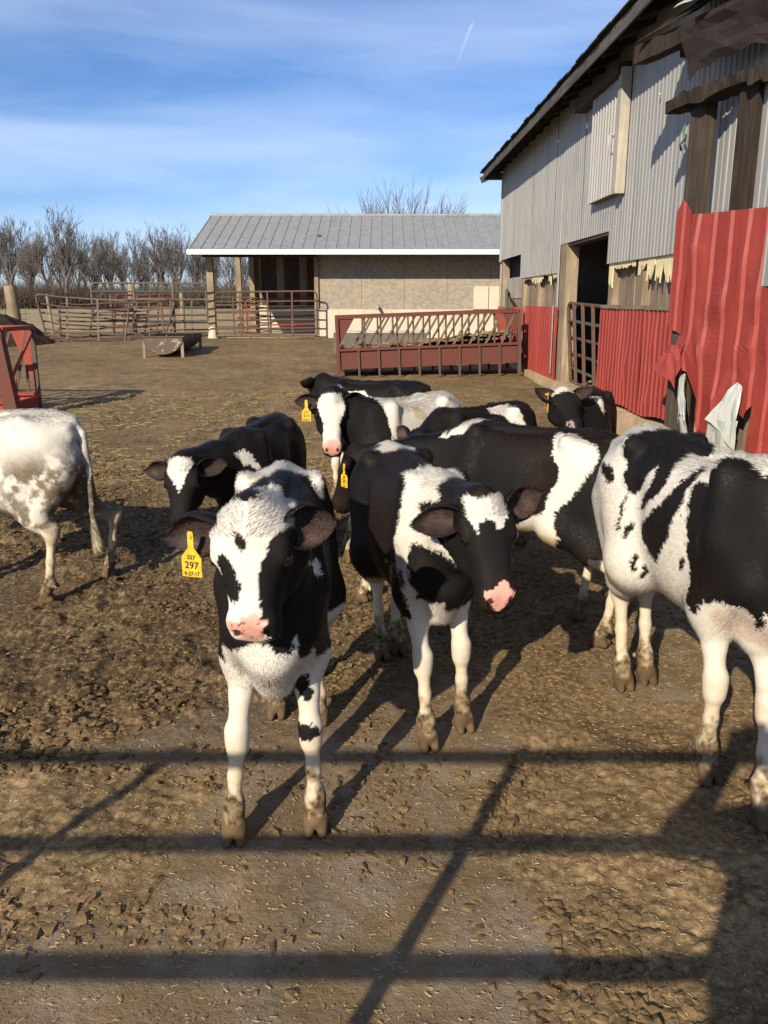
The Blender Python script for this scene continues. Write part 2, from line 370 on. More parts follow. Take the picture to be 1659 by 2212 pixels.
# the shell: far gable, back wall, floor, roof
BB('back_wall', (6.0, 2.0, 0), (6.1, 18.4, 4.0), M_DARKW)
for yg, mg in ((18.43, M_GREY), (2.0, M_DARKW)): MB().prism([(0, 0), (6.0, 0), (6.0, 4.15), (3.1, 5.55), (0, 4.22)], (0, yg, 0), (1, 0, 0), (0, 0, 1), (0, 1, 0), .07).build('gable_wall', mg, barn)
BB('barn_floor', (.16, 2.1, .02), (6.0, 18.43, .26), M_FOUND)
EX, EZ, EE = -.38, 3.99, 18.62
mb = MB(); mb.add([(EX, 2, EZ + .15), (EX, EE, EZ + .15), (3.1, EE, EZ + 1.75), (3.1, 2, EZ + 1.75), (EX, 2, EZ + .13), (EX, EE, EZ + .13), (3.1, EE, EZ + 1.70), (3.1, 2, EZ + 1.70)], [(0, 1, 2, 3), (7, 6, 5, 4), (0, 4, 5, 1), (1, 5, 6, 2), (2, 6, 7, 3), (3, 7, 4, 0)])
mb.add([(3.1, 2, EZ + 1.75), (3.1, EE, EZ + 1.75), (6.4, EE, EZ + .15), (6.4, 2, EZ + .15), (3.1, 2, EZ + 1.70), (3.1, EE, EZ + 1.70), (6.4, EE, EZ + .13), (6.4, 2, EZ + .13)], [(0, 1, 2, 3), (7, 6, 5, 4), (0, 4, 5, 1), (1, 5, 6, 2), (2, 6, 7, 3), (3, 7, 4, 0)])
roof = mb.build('roof', M_DARKW, barn)
sl = (1.58) / (3.1 - EX)
r0 = random.Random(5); mb = MB()
s = 2.0
while s < EE:            # shingle butts along the eave
    w_ = .22 + r0.random() * .12; dz = r0.random() * .016; dx = r0.random() * .03
    mb.box((EX - .045 - dx, s + .004, EZ + .148 + dz), (EX + .32, s + w_ - .006, EZ + .164 + dz), Matrix.Identity(4)); s += w_
mb.build('shingles', M_SHING, roof)['kind'] = 'stuff'
MB().box((EX - .022, 2, EZ - .0), (EX - .002, EE, EZ + .128)).build('fascia_board', M_FASCIA, roof)
for i in range(29):
    s = 2.4 + i * .6; MB().bar((EX, s, EZ + .05), (.3, s, EZ + .05 + sl * (.3 - EX)), .045, .13).build('rafter', M_DARKW, roof)
MB().box((EX, EE - .045, EZ - .02), (3.1, EE - .002, EZ + .12)).build('barge_board', M_FASCIA, roof)
BB('wall_plate', (.02, 2.1, 3.95), (.16, 18.43, 4.15), M_DARKW)
# grey upper siding, sheet by sheet
ZT = 4.20
edges = [18.42, 17.55, 16.75, 15.92, 15.0, 14.1, 13.2, 12.68, 11.5, 10.16, 9.3, 8.45, 7.6, 6.7, 5.8, 4.9, 4.0]
for i in range(len(edges) - 1):
    a, b = edges[i + 1], edges[i]; mid = (a + b) / 2
    z0 = 2.33 if mid > 15.92 else 1.90 if mid > 12.68 else 2.29 if mid > 10.16 else 1.92
    if mid < 7.6: z0 = 1.6
    sheet('siding_sheet', M_GREY, barn, a - .012, b, z0, ZT, .012 + .005 * (i % 2), .105, .007, .005, seed=i)
MB().box((-.045, 12.60, 1.40), (-.03, 12.67, 3.2)).build('loose_trim_strip', M_GREY, barn)
MB().box((-.034, 18.36, 2.3), (.02, 18.46, 4.05)).build('corner_trim', M_GREY, barn)
# cream torn core below the siding
r0 = random.Random(11)
def torn(s0, s1, ztop, dmin, dmax):
    s = s0
    while s < s1:
        w_ = min(.16 + r0.random() * .42, s1 - s); n = max(3, int(w_ / .035)); poly = [(s, ztop)]
        dd = dmin + (dmax - dmin) * r0.random()
        for i in range(n + 1): poly.append((s + w_ * i / n, ztop - dd * (.35 + .65 * r0.random())))
        poly.append((s + w_, ztop))
        MB().prism(poly, (.004 + .006 * r0.random(), 0, 0), (0, 1, 0), (0, 0, 1), (1, 0, 0), .012).build('torn_panel', M_CREAM, barn); s += w_ + (.02 if r0.random() < .6 else .16 * r0.random())
torn(12.85, 15.75, 1.935, .06, .20); torn(7.95, 10.12, 1.955, .10, .34)
# lower boards and posts
def boards(s0, s1, z0, z1, x):
    s = s0
    while s < s1:
        w_ = min(.15 + r0.random() * .12, s1 - s); dz = (r0.random() - .5) * .12
        MB().box((x + r0.random() * .02, s + .004, z0), (x + .035 + r0.random() * .01, s + w_ - .006, z1 + dz)).build('board', M_OLDW if r0.random() < .75 else M_POST, barn); s += w_
boards(12.72, 15.85, .3, 2.1, .09); boards(7.7, 10.05, .3, 2.1, .09); boards(16.2, 18.2, .3, 1.62, .10)
for s0, s1, zt, m in ((18.18, 18.40, 2.4, M_POST), (15.72, 15.92, 2.3, M_POST), (14.35, 14.52, 2.1, M_POST), (12.24, 12.66, 2.31, M_POST), (9.98, 10.15, 2.4, M_POST), (8.9, 9.05, 2.2, M_OLDW), (7.45, 7.7, 3.0, M_POST)):
    BB('wall_post', (-.012 if s0 < 12.7 and s0 > 12 else .02, s0, .25), (.16, s1, zt), m)
BB('door_header', (.0, 10.16, 2.25), (.15, 12.24, 2.42), M_DARKW)
BB('window_board', (.10, 15.95, 1.55), (.13, 18.18, 1.95), M_TAN)
# red wainscot
re_ = [15.12, 14.25, 13.4, 12.5]
for i in range(3): sheet('red_sheet', M_RED, barn, re_[i+1] + .002, re_[i] - .002, .33, 1.41, .045 + .005 * (i % 2), .125, .015, .012, seed=20 + i, wf=2.6, bot=lambda S: .33 + .04 * (13.4 - S) * .3 + .015 * np.sin(S * 9))
re_ = [10.14, 9.36, 8.55, 7.72]
for i in range(3): sheet('red_sheet', M_RED, barn, re_[i+1] + .002, re_[i] - .002, .36, 1.41, .045 + .006 * (i % 2), .125, .015, .012, seed=25 + i, dents=[(9.0, .8, .12, .3, .035), (8.2, 1.1, .10, .25, .03), (9.7, .6, .12, .2, .03), (8.3, .5, .14, .2, -.03)], rows=24, bot=lambda S: .345 + .02 * np.sin(S * 5) + .02 * (10 - S))
sheet('red_sheet', M_RED, barn, 15.3, 18.35, .36, 1.38, .03, .115, .017, .01, seed=29)
BB('sill_board', (-.068, 7.75, 1.415), (.03, 10.12, 1.452), M_OLDW)
BB('trim_strip', (-.075, 12.70, .42), (-.066, 12.735, 1.43), M_STEEL)
# loft hatch
hx = -.10
h_ = sheet('hatch_door', M_GREY, barn, 9.74, 10.84, 2.66, 3.84, .10, .115, .016, .003, seed=40)
MB().box((-.098, 9.735, 2.655), (-.03, 10.83, 3.83)).build('hatch_core', M_OLDW, h_)
MB().box((-.135, 9.60, 2.64), (-.03, 9.73, 3.90)).build('edge_board', M_TAN, h_)
MB().tube([(-.117, 9.86, 3.10), (-.16, 9.86, 3.12), (-.165, 9.86, 3.20), (-.16, 9.86, 3.27), (-.117, 9.86, 3.29)], .008, 6).build('handle', M_STEEL, h_)
BB('hatch_track', (-.17, 9.66, 3.84), (-.02, 11.58, 3.97), M_DARKW); BB('bolt_board', (-.06, 8.6, 3.40), (-.035, 8.62, 3.42), M_STEEL)
# near bay: timber frame standing in front of the siding, torn red sheets, rotten beam, scrap roof
PIV = Vector((-.27, 7.12, 0)); BAYM = Matrix.Translation(PIV) @ Matrix.Rotation(R(16), 4, 'Z') @ Matrix.Translation(-PIV)
def bay(o): o.matrix_local = BAYM; return o
for s0, s1, x0_, x1_, zt, m in ((6.94, 7.12, -.27, -.16, 3.02, M_BAYW), (6.36, 6.56, -.27, -.16, 3.1, M_SHADEW), (5.5, 5.7, -.25, -.03, 3.0, M_DARKW)):
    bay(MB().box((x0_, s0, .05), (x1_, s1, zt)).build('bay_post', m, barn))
def rot_beam(name, a, b, w_, h_, mat, seed, amp=.02):
    a = Vector(a); b = Vector(b); n = 40; vs = []; fs = []
    for i in range(n + 1):
        t = i / n; c = a.lerp(b, t)
        for (dx, dz) in ((-1, -1), (1, -1), (1, 1), (0, 1.15), (-1, 1)):
            q = vnoise2(np.array([t * 14. + seed]), np.array([dx * 3.1 + dz * 1.7 + seed]), seed)[0] - .5
            vs.append((c.x + dx * w_ / 2 + q * amp, c.y, c.z + dz * h_ / 2 + q * amp * 1.6))
    for i in range(n):
        for j in range(5): fs.append((i*5+j, i*5+(j+1) % 5, i*5+5+(j+1) % 5, i*5+5+j))
    fs.append((4, 3, 2, 1, 0)); fs.append(tuple(n * 5 + j for j in range(5)))
    return MB().add(vs, fs).build(name, mat, barn)
bay(rot_beam('rotten_beam', (-.30, 7.30, 3.03), (-.28, 6.1, 3.03), .14, .10, M_SHADEW, 3, .05))
bay(rot_beam('upper_joist', (-.36, 7.75, 3.50), (-.32, 5.2, 3.50), .12, .13, M_SHADEW, 7, .012))
bay(rot_beam('upper_joist', (-.10, 7.5, 3.50), (-.10, 5.2, 3.50), .10, .12, M_SHADEW, 8, .012))
def crumple(name, mat, corners, nu, nv, amp, seed, ragged=.0, parent=None, freq=5.0, ribs=0.0):
    c = [np.array(q, float) for q in corners]; U, T = np.meshgrid(np.linspace(0, 1, nu), np.linspace(0, 1, nv))
    U = U.ravel()[:, None]; T = T.ravel()[:, None]
    rg = (vnoise2(U[:, 0] * 13 + seed, T[:, 0] * 0 + .3, seed) - .5) * ragged * 2
    T2 = T + rg[:, None] * T
    P = (c[0] * (1 - U) + c[1] * U) * (1 - T2) + (c[3] * (1 - U) + c[2] * U) * T2
    n = unit(np.cross(c[1] - c[0], c[3] - c[0])); d = (fbm2(U[:, 0] * freq + seed, T[:, 0] * freq * .8, seed, 3) - .5) * 2 * amp + ribs * (np.abs(((U[:, 0] * 6) % 1) - .5) < .18)
    P = P + n * d[:, None]; i = (np.arange(nv - 1)[:, None] * nu + np.arange(nu - 1)[None]).ravel()
    return np_mesh(name, P, np.stack([i, i + 1, i + nu + 1, i + nu], 1), mat, parent if parent is not None else barn, smooth=False)
def unit(v): v = np.array(v, float); return v / np.linalg.norm(v)
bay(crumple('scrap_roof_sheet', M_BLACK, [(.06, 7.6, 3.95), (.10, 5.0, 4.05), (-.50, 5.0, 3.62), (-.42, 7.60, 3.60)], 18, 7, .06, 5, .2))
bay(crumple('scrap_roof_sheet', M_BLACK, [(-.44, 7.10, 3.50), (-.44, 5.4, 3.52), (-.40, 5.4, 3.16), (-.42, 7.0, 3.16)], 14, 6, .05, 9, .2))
bay(crumple('scrap_roof_sheet', M_FLAP, [(.02, 7.45, 3.98), (.02, 5.6, 4.05), (-.34, 5.6, 3.84), (-.36, 7.45, 3.72)], 40, 8, .04, 12, .35))
# torn red sheets of the near bay
bay(sheet('torn_red_sheet', M_RED, barn, 6.03, 6.99, .86, 2.16, .285, .19, .02, .009, seed=51, rows=44, dents=[(6.9, 1.9, .16, .30, .05), (6.55, 1.45, .14, .16, .045), (6.3, 1.75, .10, .35, -.03), (6.75, 1.1, .2, .22, .06), (6.2, 1.15, .16, .18, .05), (6.45, .75, .14, .2, -.05), (6.1, 1.5, .08, .5, .04)], bot=lambda S: .90 - .20 * sstep(6.40, 6.25, S) + .14 * (vnoise2(S * 14, S * 0, 52) - .5) - .45 * sstep(6.80, 6.62, S) * sstep(6.32, 6.50, S), top=lambda S: 2.14 + .03 * (S - 6.1), rig=lambda Z: .012 * np.sin(Z * 5 + 1) + .08 * np.exp(-((Z - 1.05) / .12) ** 2), wf=3.2))
bay(sheet('torn_red_sheet', M_RED, barn, 5.1, 6.05, .30, 3.4, .31, .19, .02, .007, seed=58, rows=44, dents=[(5.8, 1.9, .16, .30, .05), (5.95, 1.2, .12, .3, -.04), (5.7, .8, .2, .3, .06)], bot=lambda S: .35 + .2 * (vnoise2(S * 7, S * 0, 59) - .5), rig=lambda Z: .012 * np.sin(Z * 5), wf=2.4))
bay(sheet('torn_red_sheet', M_RED, barn, 6.96, 7.15, 1.30, 2.24, .30, .19, .016, .008, seed=61, rows=16, top=lambda S: 2.24 - .05 * np.sin(S * 30), bot=lambda S: 1.22 + (S - 6.95) * .4, wf=4))
bay(crumple('bent_red_flap', M_RED, [(-.29, 7.12, 1.12), (-.33, 6.86, 1.16), (-.42, 6.82, .84), (-.40, 7.18, .92)], 6, 5, .03, 15, .15))
for j, cs in enumerate(([(-.29, 6.94, .90), (-.31, 6.84, .92), (-.44, 6.62, .60), (-.38, 6.80, .55)], [(-.38, 6.80, .57), (-.44, 6.64, .60), (-.32, 6.66, .20), (-.28, 6.86, .16)],
                        [(-.33, 6.20, .92), (-.36, 6.10, .88), (-.38, 6.10, .45), (-.43, 6.36, .62)], [(-.43, 6.36, .62), (-.37, 6.12, .62), (-.36, 6.20, .12), (-.32, 6.58, .10)])):
    bay(crumple('torn_steel_flap', M_FLAP, cs, 7, 5, .035, 20 + j, .25, freq=3.0))
boards(4.4, 7.1, .1, 1.9, .09)
MB().tube([(-.07, 7.78, 2.98), (-.10, 7.74, 2.93), (-.08, 7.72, 2.86), (-.11, 7.76, 2.82), (-.08, 7.80, 2.78)], .010, 6).build('green_twine', plain('green_twine', (.05, .16, .10), .9), barn)

# ================================================================ shed
shed = empty('open_shed', (0, 24.3, 0)); tag(shed, 'low open fronted shed with ribbed grey steel roof and white fascia', 'shed')
def SB(name, lo, hi, mat, par=None): return MB().box(lo, hi).build(name, mat, par or shed)
XL, XR = -5.3, 6.0
# roof: front slope pan by pan
FY, FZ, RY, RZ = -1.05, 2.84, 2.25, 4.0
rf = empty('roof', (0, 0, 0), 0, shed)
npan = 37; pw = (XR - XL) / npan
def panel(x0, x1, ya, za, yb, zb):
    r_ = .022; q = [(x0, 0), (x0 + .015, r_), (x0 + .04, r_), (x0 + .055, 0), (x1, 0)]
    vs = [(x, ya, za + h) for x, h in q] + [(x, yb, zb + h) for x, h in q] + [(x0, ya, za - .012), (x1, ya, za - .012)]
    return MB().add(vs, [(i, i + 1, i + 6, i + 5) for i in range(4)] + [(10, 11, 4, 3, 2, 1, 0)])
p0 = panel(0, pw, FY, FZ, RY, RZ).build('roof_panel', M_ROOF, rf); p0.location.x = XL
for i in range(1, npan):
    c_ = p0.copy(); link(c_, rf); c_.location.x = XL + i * pw
mb = MB(); mb.add([(XL, RY, RZ), (XR, RY, RZ), (XR, 3.9, 3.4), (XL, 3.9, 3.4)], [(0, 1, 2, 3)]); mb.build('rear_slope', M_ROOF, rf)
MB().tube([(XL - .02, RY, RZ + .02), (XR, RY, RZ + .02)], .05, 8).build('ridge_cap', M_ROOF, rf)
MB().box((XL - .02, FY - .03, FZ - .13), (XR, FY - .005, FZ - .005)).build('fascia', M_WHITE, rf)
MB().prism([(FY, FZ - .13), (FY, FZ - .02), (RY, RZ - .02), (3.9, 3.38), (3.9, 3.25), (RY, RZ - .15)], (XL - .022, 0, 0), (0, 1, 0), (0, 0, 1), (1, 0, 0), .03).build('gable_trim', M_WHITE, rf)
MB().add([(XL, FY, FZ - .03), (XR, FY, FZ - .03), (XR, RY, RZ - .03), (XL, RY, RZ - .03)], [(3, 2, 1, 0)]).build('roof_deck', M_DARKW, rf)
for i in range(14): MB().bar((XL + .1 + i * .85, FY + .02, FZ - .10), (XL + .1 + i * .85, RY, RZ - .11), .05, .13).build('rafter', M_DARKW, rf)
SB('front_beam', (XL + .2, -.28, 2.68), (-1.9, -.14, 2.98), M_DARKW)
SB('front_post', (-4.98, -.30, .75), (-4.80, -.12, 2.68), M_POST); MB().tube([(-4.89, -.21, .40), (-4.89, -.21, .78)], [.16, .11], 12).build('post_footing', M_CONC, shed)
for i in range(7): SB('particle_board', (-1.86 + i * 1.22 + .003, 0 + .004 * (i % 2), 1.264), (-1.86 + i * 1.22 + 1.216, .06, 3.2), M_OSB)
SB('concrete_wall', (-1.86, -.06, .35), (6, .08, 1.262), M_CONC)
for i in range(8): SB('form_seam', (-1.3 + i * .75, -.064, .47), (-1.29 + i * .75, -.058, 1.25), M_FOUND)
SB('concrete_slab', (2.54, -.16, 1.264), (2.96, -.065, 1.90), M_CONC); SB('concrete_slab', (2.98, -.16, 1.264), (3.5, -.065, 1.90), M_CONC)
SB('corner_post', (-1.98, -.08, .4), (-1.865, .10, 3.0), M_POST)
MB().tube([(-.20, -.02, 1.36), (-.20, -.24, 1.36), (-.18, -.30, 1.33), (-.17, -.32, 1.28)], .045, 8).build('pipe_stub', M_STEEL, shed)
# inside: back wall boards over concrete, left rear posts
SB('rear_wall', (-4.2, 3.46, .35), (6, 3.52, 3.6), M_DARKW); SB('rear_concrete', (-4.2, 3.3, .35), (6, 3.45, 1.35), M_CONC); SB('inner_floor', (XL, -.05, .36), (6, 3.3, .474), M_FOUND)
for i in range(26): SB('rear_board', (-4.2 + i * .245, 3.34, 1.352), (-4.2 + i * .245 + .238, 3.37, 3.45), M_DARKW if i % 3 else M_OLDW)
for x in (-4.75, -4.32): SB('rear_post', (x, 3.1, .4), (x + .16, 3.28, 3.4), M_POST)
SB('side_partition', (-1.86, .08, .4), (-1.78, 3.3, 3.3), M_DARKW)

# ================================================================ gates
def bent(p, amp, sd):
    return Vector((p.x + amp * (vnoise2(np.array([p.x * 1.3 + sd]), np.array([p.z * 2.]), sd)[0] - .5), p.y + amp * (vnoise2(np.array([p.x * 1.1 + sd]), np.array([p.z * 1.7 + 5]), sd + 1)[0] - .5), p.z + .5 * amp * (vnoise2(np.array([p.x * 1.5 + sd]), np.array([p.y * .4 + 3]), sd + 2)[0] - .5)))
def gate(label, a, b, h, nr, st, mats, r=.024, amp=0., sd=1, name='tube_gate', sag=0., group=None, cat='gate', loc=None):
    """tubular gate: a, b bottom corners (world), h height"""
    A_, B_ = Vector(a), Vector(b); base = empty(name, A_); tag(base, label, cat, group); L_ = (B_ - A_); n = 14
    def pt(t, z): return bent(L_ * t + Vector((0, 0, z - sag * t)), amp, sd) if amp else L_ * t + Vector((0, 0, z - sag * t))
    c = .10; pts = [pt(0, 0), pt(0, h - c), pt(.012, h - c * .3), pt(c / L_.length, h)] + [pt(i / n, h) for i in range(1, n)] + [pt(1 - c / L_.length, h), pt(.988, h - c * .3), pt(1, h - c), pt(1, 0)]
    MB().tube(pts, r, 8).build('frame', mats[0], base)
    for i in range(nr - 1):
        z = h * i / (nr - 1) if nr > 1 else 0
        z = h * (i / (nr - 1)) ** 1.12
        MB().tube([pt(q / n, z) for q in range(n + 1)], r * .88, 8).build('rail', mats[(i + 1) % len(mats)], base)
    for t in st: MB().bar(pt(t, -.01) + L_.normalized().cross(Vector((0, 0, 1))) * (r * 1.3), pt(t, h + .01) + L_.normalized().cross(Vector((0, 0, 1))) * (r * 1.3), .045, .014, up=(0, 1, 0)).build('stile', mats[0], base)
    return base
gate('long brown and green tube gate hung high left of the shed post', (-7.85, 22.85, .96), (-4.93, 23.6, .96), 1.0, 6, (.36, .70), (M_TUBG, M_GREEN, M_TUBG, M_GREEN), .026)
for x_, y_ in ((-6.78, 23.05), (-4.98, 23.5)): pass
gate('rusty tube gate closing the front of the open shed', (-4.76, 23.92, .53), (-1.88, 23.75, .56), 1.2, 6, (.25, .52, .76), (M_RUST, M_TUBG, M_RUST), .026)
gate('bent brown gate panel sagging beside the dark manure pile', (-9.0, 21.9, .55), (-6.9, 22.6, .50), 1.05, 6, (.3, .62), (M_TUBG, M_RUST), .026, .35, 5)
gate('second bent brown panel leaning behind the sagging one', (-8.7, 22.4, .50), (-5.9, 23.3, .48), 1.0, 6, (.33, .66), (M_RUST, M_TUBG), .024, .45, 9)
gate('upright brown panel standing behind the bent panels', (-7.5, 24.8, .50), (-5.1, 25.2, .50), 1.05, 6, (.25, .5, .75), (M_TUBG, M_RUST), .024, .05, 12)
gate('dull red gate leaning behind the bent panels near the manure pile', (-7.9, 25.2, .46), (-6.3, 25.9, .50), 1.15, 5, (.15, .3, .5, .7), (M_RED2, M_RUST), .035, .3, 15)
gate('short rusty gate seen through the left end of the shed', (-5.6, 27.2, .50), (-4.0, 27.0, .50), 1.1, 6, (.5,), (M_RUST, M_TUBG), .024, .02, 17)
gate('red tube gate inside the open shed behind the rusty gate', (-4.3, 26.4, .52), (-1.95, 26.2, .60), 1.0, 5, (.3, .62), (M_REDT, M_RUST), .024, .05, 19)
gate('rusty bent tube gate closing the barn door opening', (2.70, 12.20, .38), (2.735, 10.20, .32), 1.10, 6, (.22, .46, .72), (M_RUST, M_RUST, M_GREEN), .026, .10, 23, sag=-.0)
gate('green tube gate standing at the barn corner behind the feed bunk', (2.30, 16.0, .55), (2.60, 17.8, .45), 1.15, 5, (.4,), (M_GREEN, M_GREEN), .026, .03, 25)
g_ = empty('gate_stand', (-5.9, 22.6, .46)); tag(g_, 'single rusty stake standing in front of the high hung gate', 'stake'); MB().bar((0, 0, 0), (-.05, .05, 1.0), .05, .04).build('stake_bar', M_RUST, g_)

# ================================================================ fence posts and wire
def post(label, x, y, z1, r, mat=None, lean=0.0):
    o = MB().tube([(0, 0, -.1), (lean * .5, 0, (z1 - .46) * .5), (lean, 0, z1 - .46)], [r, r * .95, r * .9], 10).build('fence_post', mat or M_POST, loc=(x, y, .46)); tag(o, label, 'fence post', 'fence posts at the field edge'); return o
post('thick grey fence post wrapped in wire mesh by the manure pile', -9.75, 22.4, 1.88, .17, None, -.08)
post('pale fence post behind the middle of the high hung gate', -7.6, 25.6, 1.95, .11)
post('thin fence post rising behind the bent gate panels', -11.0, 28.0, 1.72, .055, None, -.1)
post('dark steel fence post left of the high hung gate middle', -9.0, 28.0, 1.7, .05, M_TUBG)
post('short fence post seen between the gate and the shed post', -6.9, 29.0, 1.76, .08)
wf = empty('wire_fence', (-13.0, 22.0, .46)); tag(wf, 'rusty woven wire mesh strung left of the thick post', 'wire fence')
mb = MB()
for i in range(10): mb.tube([(q * .45, q * .06, .10 + i * .125 + .06 * math.sin(q * 1.3 + i * .4)) for q in range(9)], .006, 4)
mb.build('wires', M_RUST, wf)['kind'] = 'stuff'
mb = MB()
for i in range(22): mb.tube([(i * .165, i * .022, .08), (i * .165 + .03, i * .022, 1.25)], .005, 4)
mb.build('stay_wires', M_RUST, wf)['kind'] = 'stuff'

# ================================================================ manure pile
U, T = np.meshgrid(np.linspace(-1, 1, 90), np.linspace(-1, 1, 60)); x_ = -11.6 + U * 3.1; y_ = 21.6 + T * 1.7
h_ = np.clip(1 - U ** 2 - T ** 2, 0, 1) ** .75 * .95; h_ = h_ + (fbm2(x_ * 3, y_ * 3, 61, 5) - .5) * .38 * (h_ > 0.02)
z_ = gbase(y_) - .06 + h_; i = (np.arange(59)[:, None] * 90 + np.arange(89)[None]).ravel()
tag(np_mesh('manure_pile', np.stack([x_.ravel(), y_.ravel(), z_.ravel()], 1), np.stack([i, i + 1, i + 91, i + 90], 1), M_PILE), 'dark heap of manure and litter under the thick mesh wrapped post', 'manure pile')

# ================================================================ feed bunk
def bunk(label, loc, rz, L_, mat, tilt=0.0, H1=1.0, panel_h=.30, pz=.12, W_=1.0, ns=9):
    b = empty('feed_bunk', loc, rz); b.rotation_euler = (0, tilt, rz); tag(b, label, 'feed bunk')
    for sy in (0, 1):
        y = sy * W_
        MB().box((0, y - .03, H1 - .05), (L_, y + .03, H1)).build('top_rail', mat, b)
        MB().box((.03, y - .012, pz), (L_ - .03, y + .012, pz + panel_h)).build('side_panel', mat, b)
        MB().box((0, y - .055, pz + panel_h + .002), (L_, y + .03, pz + panel_h + .042)).build('panel_cap', mat, b)
        for i in range(ns + 1):
            x = L_ * i / ns; w_ = .055 if i in (0, ns) else .035
            MB().box((x - w_ / 2, y - .052, -.06), (x + w_ / 2, y - .0125, pz + panel_h + .002 if 0 < i < ns else H1 - .05)).build('support', M_RUST if i else mat, b)
        nd = 10
        for i in range(nd):
            x = .30 + (L_ - .6) * i / (nd - 1); 
            MB().bar((x, y, pz + panel_h + .04), (x + .30 if i < nd - 1 else x + .22, y, H1 - .05), .035, .018, up=(0, 1, 0)).build('slant_bar', M_TUBG if sy == 0 else M_RUST, b)
            MB().bar((x + .16, y + .03, pz + panel_h + .04), (x + .16, y + .03, H1 - .05), .03, .018, up=(0, 1, 0)).build('upright_bar', M_RUST, b)
        for x0_, d in ((.03, 1), (L_ - .03, -1)):
            MB().prism([(0, H1 - .05), (.26 * d, H1 - .05), (0, pz + panel_h + .10)] if d > 0 else [(0, H1 - .05), (0, pz + panel_h + .10), (.26 * d, H1 - .05)], (x0_, y - .008, 0), (1, 0, 0), (0, 0, 1), (0, 1, 0), .016).build('gusset', mat if sy == 0 else M_REDT, b)
    for x in (.0, L_):
        MB().bar((x, 0, H1 - .025), (x, W_, H1 - .025), .05, .05).build('end_rail', mat, b)
        MB().bar((x, .05, pz + .35), (x, W_ - .05, H1 - .1), .04, .02, up=(1, 0, 0)).build('end_brace', M_REDT, b)
        MB().box((x - .012, .02, pz), (x + .012, W_ - .02, pz + panel_h)).build('end_panel', mat, b)
    MB().box((.04, .02, pz + .02), (L_ - .04, W_ - .02, pz + .05)).build('floor_pan', mat, b)
    return b
bk = bunk('long rusty red feed bunk with slanted bars in front of the concrete wall', (-.76, 14.1, .25), .06, 3.08, M_RED2, -.035)
U, T = np.meshgrid(np.linspace(0, 1, 90), np.linspace(0, 1, 30)); x_ = .06 + U * 2.96; y_ = .04 + T * .92
z_ = .44 + (fbm2(x_ * 4, y_ * 4, 63, 4) - .4) * .16 + .12 * sstep(1.2, 2.6, x_) + (fbm2(x_ * 22, y_ * 22, 64, 3) - .5) * .06
i = (np.arange(29)[:, None] * 90 + np.arange(89)[None]).ravel()
M_HAY = plain('old_feed', (.22, .155, .075), .95, 0, .55, 22, .1, .6)
fd = np_mesh('leftover_feed', np.stack([x_.ravel(), y_.ravel(), z_.ravel()], 1), np.stack([i, i + 1, i + 91, i + 90], 1), M_HAY)
fd.location = bk.location; fd.rotation_euler = bk.rotation_euler; tag(fd, 'brown leftover feed lying in the long red bunk', 'feed', kind='stuff')
b2 = bunk('bright red feed bunk end cut off by the picture edge beside the dirty white calf', (-7.60, 9.75, .14), .0, 3.16, M_REDT, 0, 1.06, .14, .04, .9)
MB().prism([(0, 0), (.16, 0), (.04, 1.06), (-.10, 1.06)], (3.13, -.06, -.02), (1, 0, 0), (0, 0, 1), (0, 1, 0), .12).build('end_plate', M_RED2, b2)

# ================================================================ water tank and half barrel trough
tk = empty('water_tank', (-1.12, 18.6, .355)); tag(tk, 'dark grey rectangular water tank behind the feed bunk', 'water tank')
MB().box((0, 0, -.05), (2.06, .06, .45)).box((0, .74, -.05), (2.06, .80, .45)).box((0, .061, -.05), (.06, .739, .45)).box((2.0, .061, -.05), (2.06, .739, .45)).build('walls', M_TANK, tk)
MB().box((-.02, -.02, .452), (2.08, .07, .475)).box((-.02, .73, .452), (2.08, .82, .475)).build('rim', M_STEEL, tk)
MB().box((.06, .06, .30), (2.0, .74, .33)).build('water', plain('tank_water', (.02, .025, .025), .08), tk)
tr = empty('half_barrel_trough', (-4.68, 17.75, .345), .05); tag(tr, 'rusty half barrel trough on short legs standing in the open yard', 'trough')
n = 16; r_ = .43; L_ = 2.35; vs = []; fs = []
M_TROUGH = m_rust('trough_rust', (.085, .075, .065), (.06, .042, .033)); 
kk = NT('trough_peeling'); a_ = kk.noise(5, 6, .65); M_PEEL = kk.base(kk.mix(kk.mr(a_, .40, .46), (.27, .255, .225), (.105, .072, .054)), .85)
for j in range(25):
    y = L_ * j / 24
    for i in range(n + 1):
        a_ = math.pi * i / n; q = 1 + .05 * (vnoise2(np.array([y * 2.]), np.array([a_ * 2.]), 66)[0] - .5); vs.append((-math.cos(a_) * r_ * q, y, .42 - math.sin(a_) * r_ * .86 * q + .02 * math.sin(y * 5) * (i in (0, n))))
for j in range(24):
    for i in range(n): fs.append((j*(n+1)+i, j*(n+1)+i+1, (j+1)*(n+1)+i+1, (j+1)*(n+1)+i))
sh_ = MB().add(vs, fs, True).build('tank_shell', M_TROUGH, tr); md = sh_.modifiers.new('thick', 'SOLIDIFY'); md.thickness = .012
for y in (0, L_):
    MB().prism([(-math.cos(math.pi * i / n) * r_ * .99, .42 - math.sin(math.pi * i / n) * r_ * .855) for i in range(n + 1)], (0, y - .03 if y == 0 else y, 0), (1, 0, 0), (0, 0, 1), (0, 1, 0), .03).build('end_cap', M_PEEL if y == 0 else M_TROUGH, tr)
for x in (-.40, .40):
    for y in (.03, L_ - .03): MB().box((x - .03, y - .03, -.03), (x + .03, y + .03, .40)).build('leg', M_POST, tr)
for y in (.03, L_ - .03): MB().tube([(-.46, y - .06, .41), (.46, y - .06, .42)], .02, 6).build('cross_bar', M_RUST, tr)

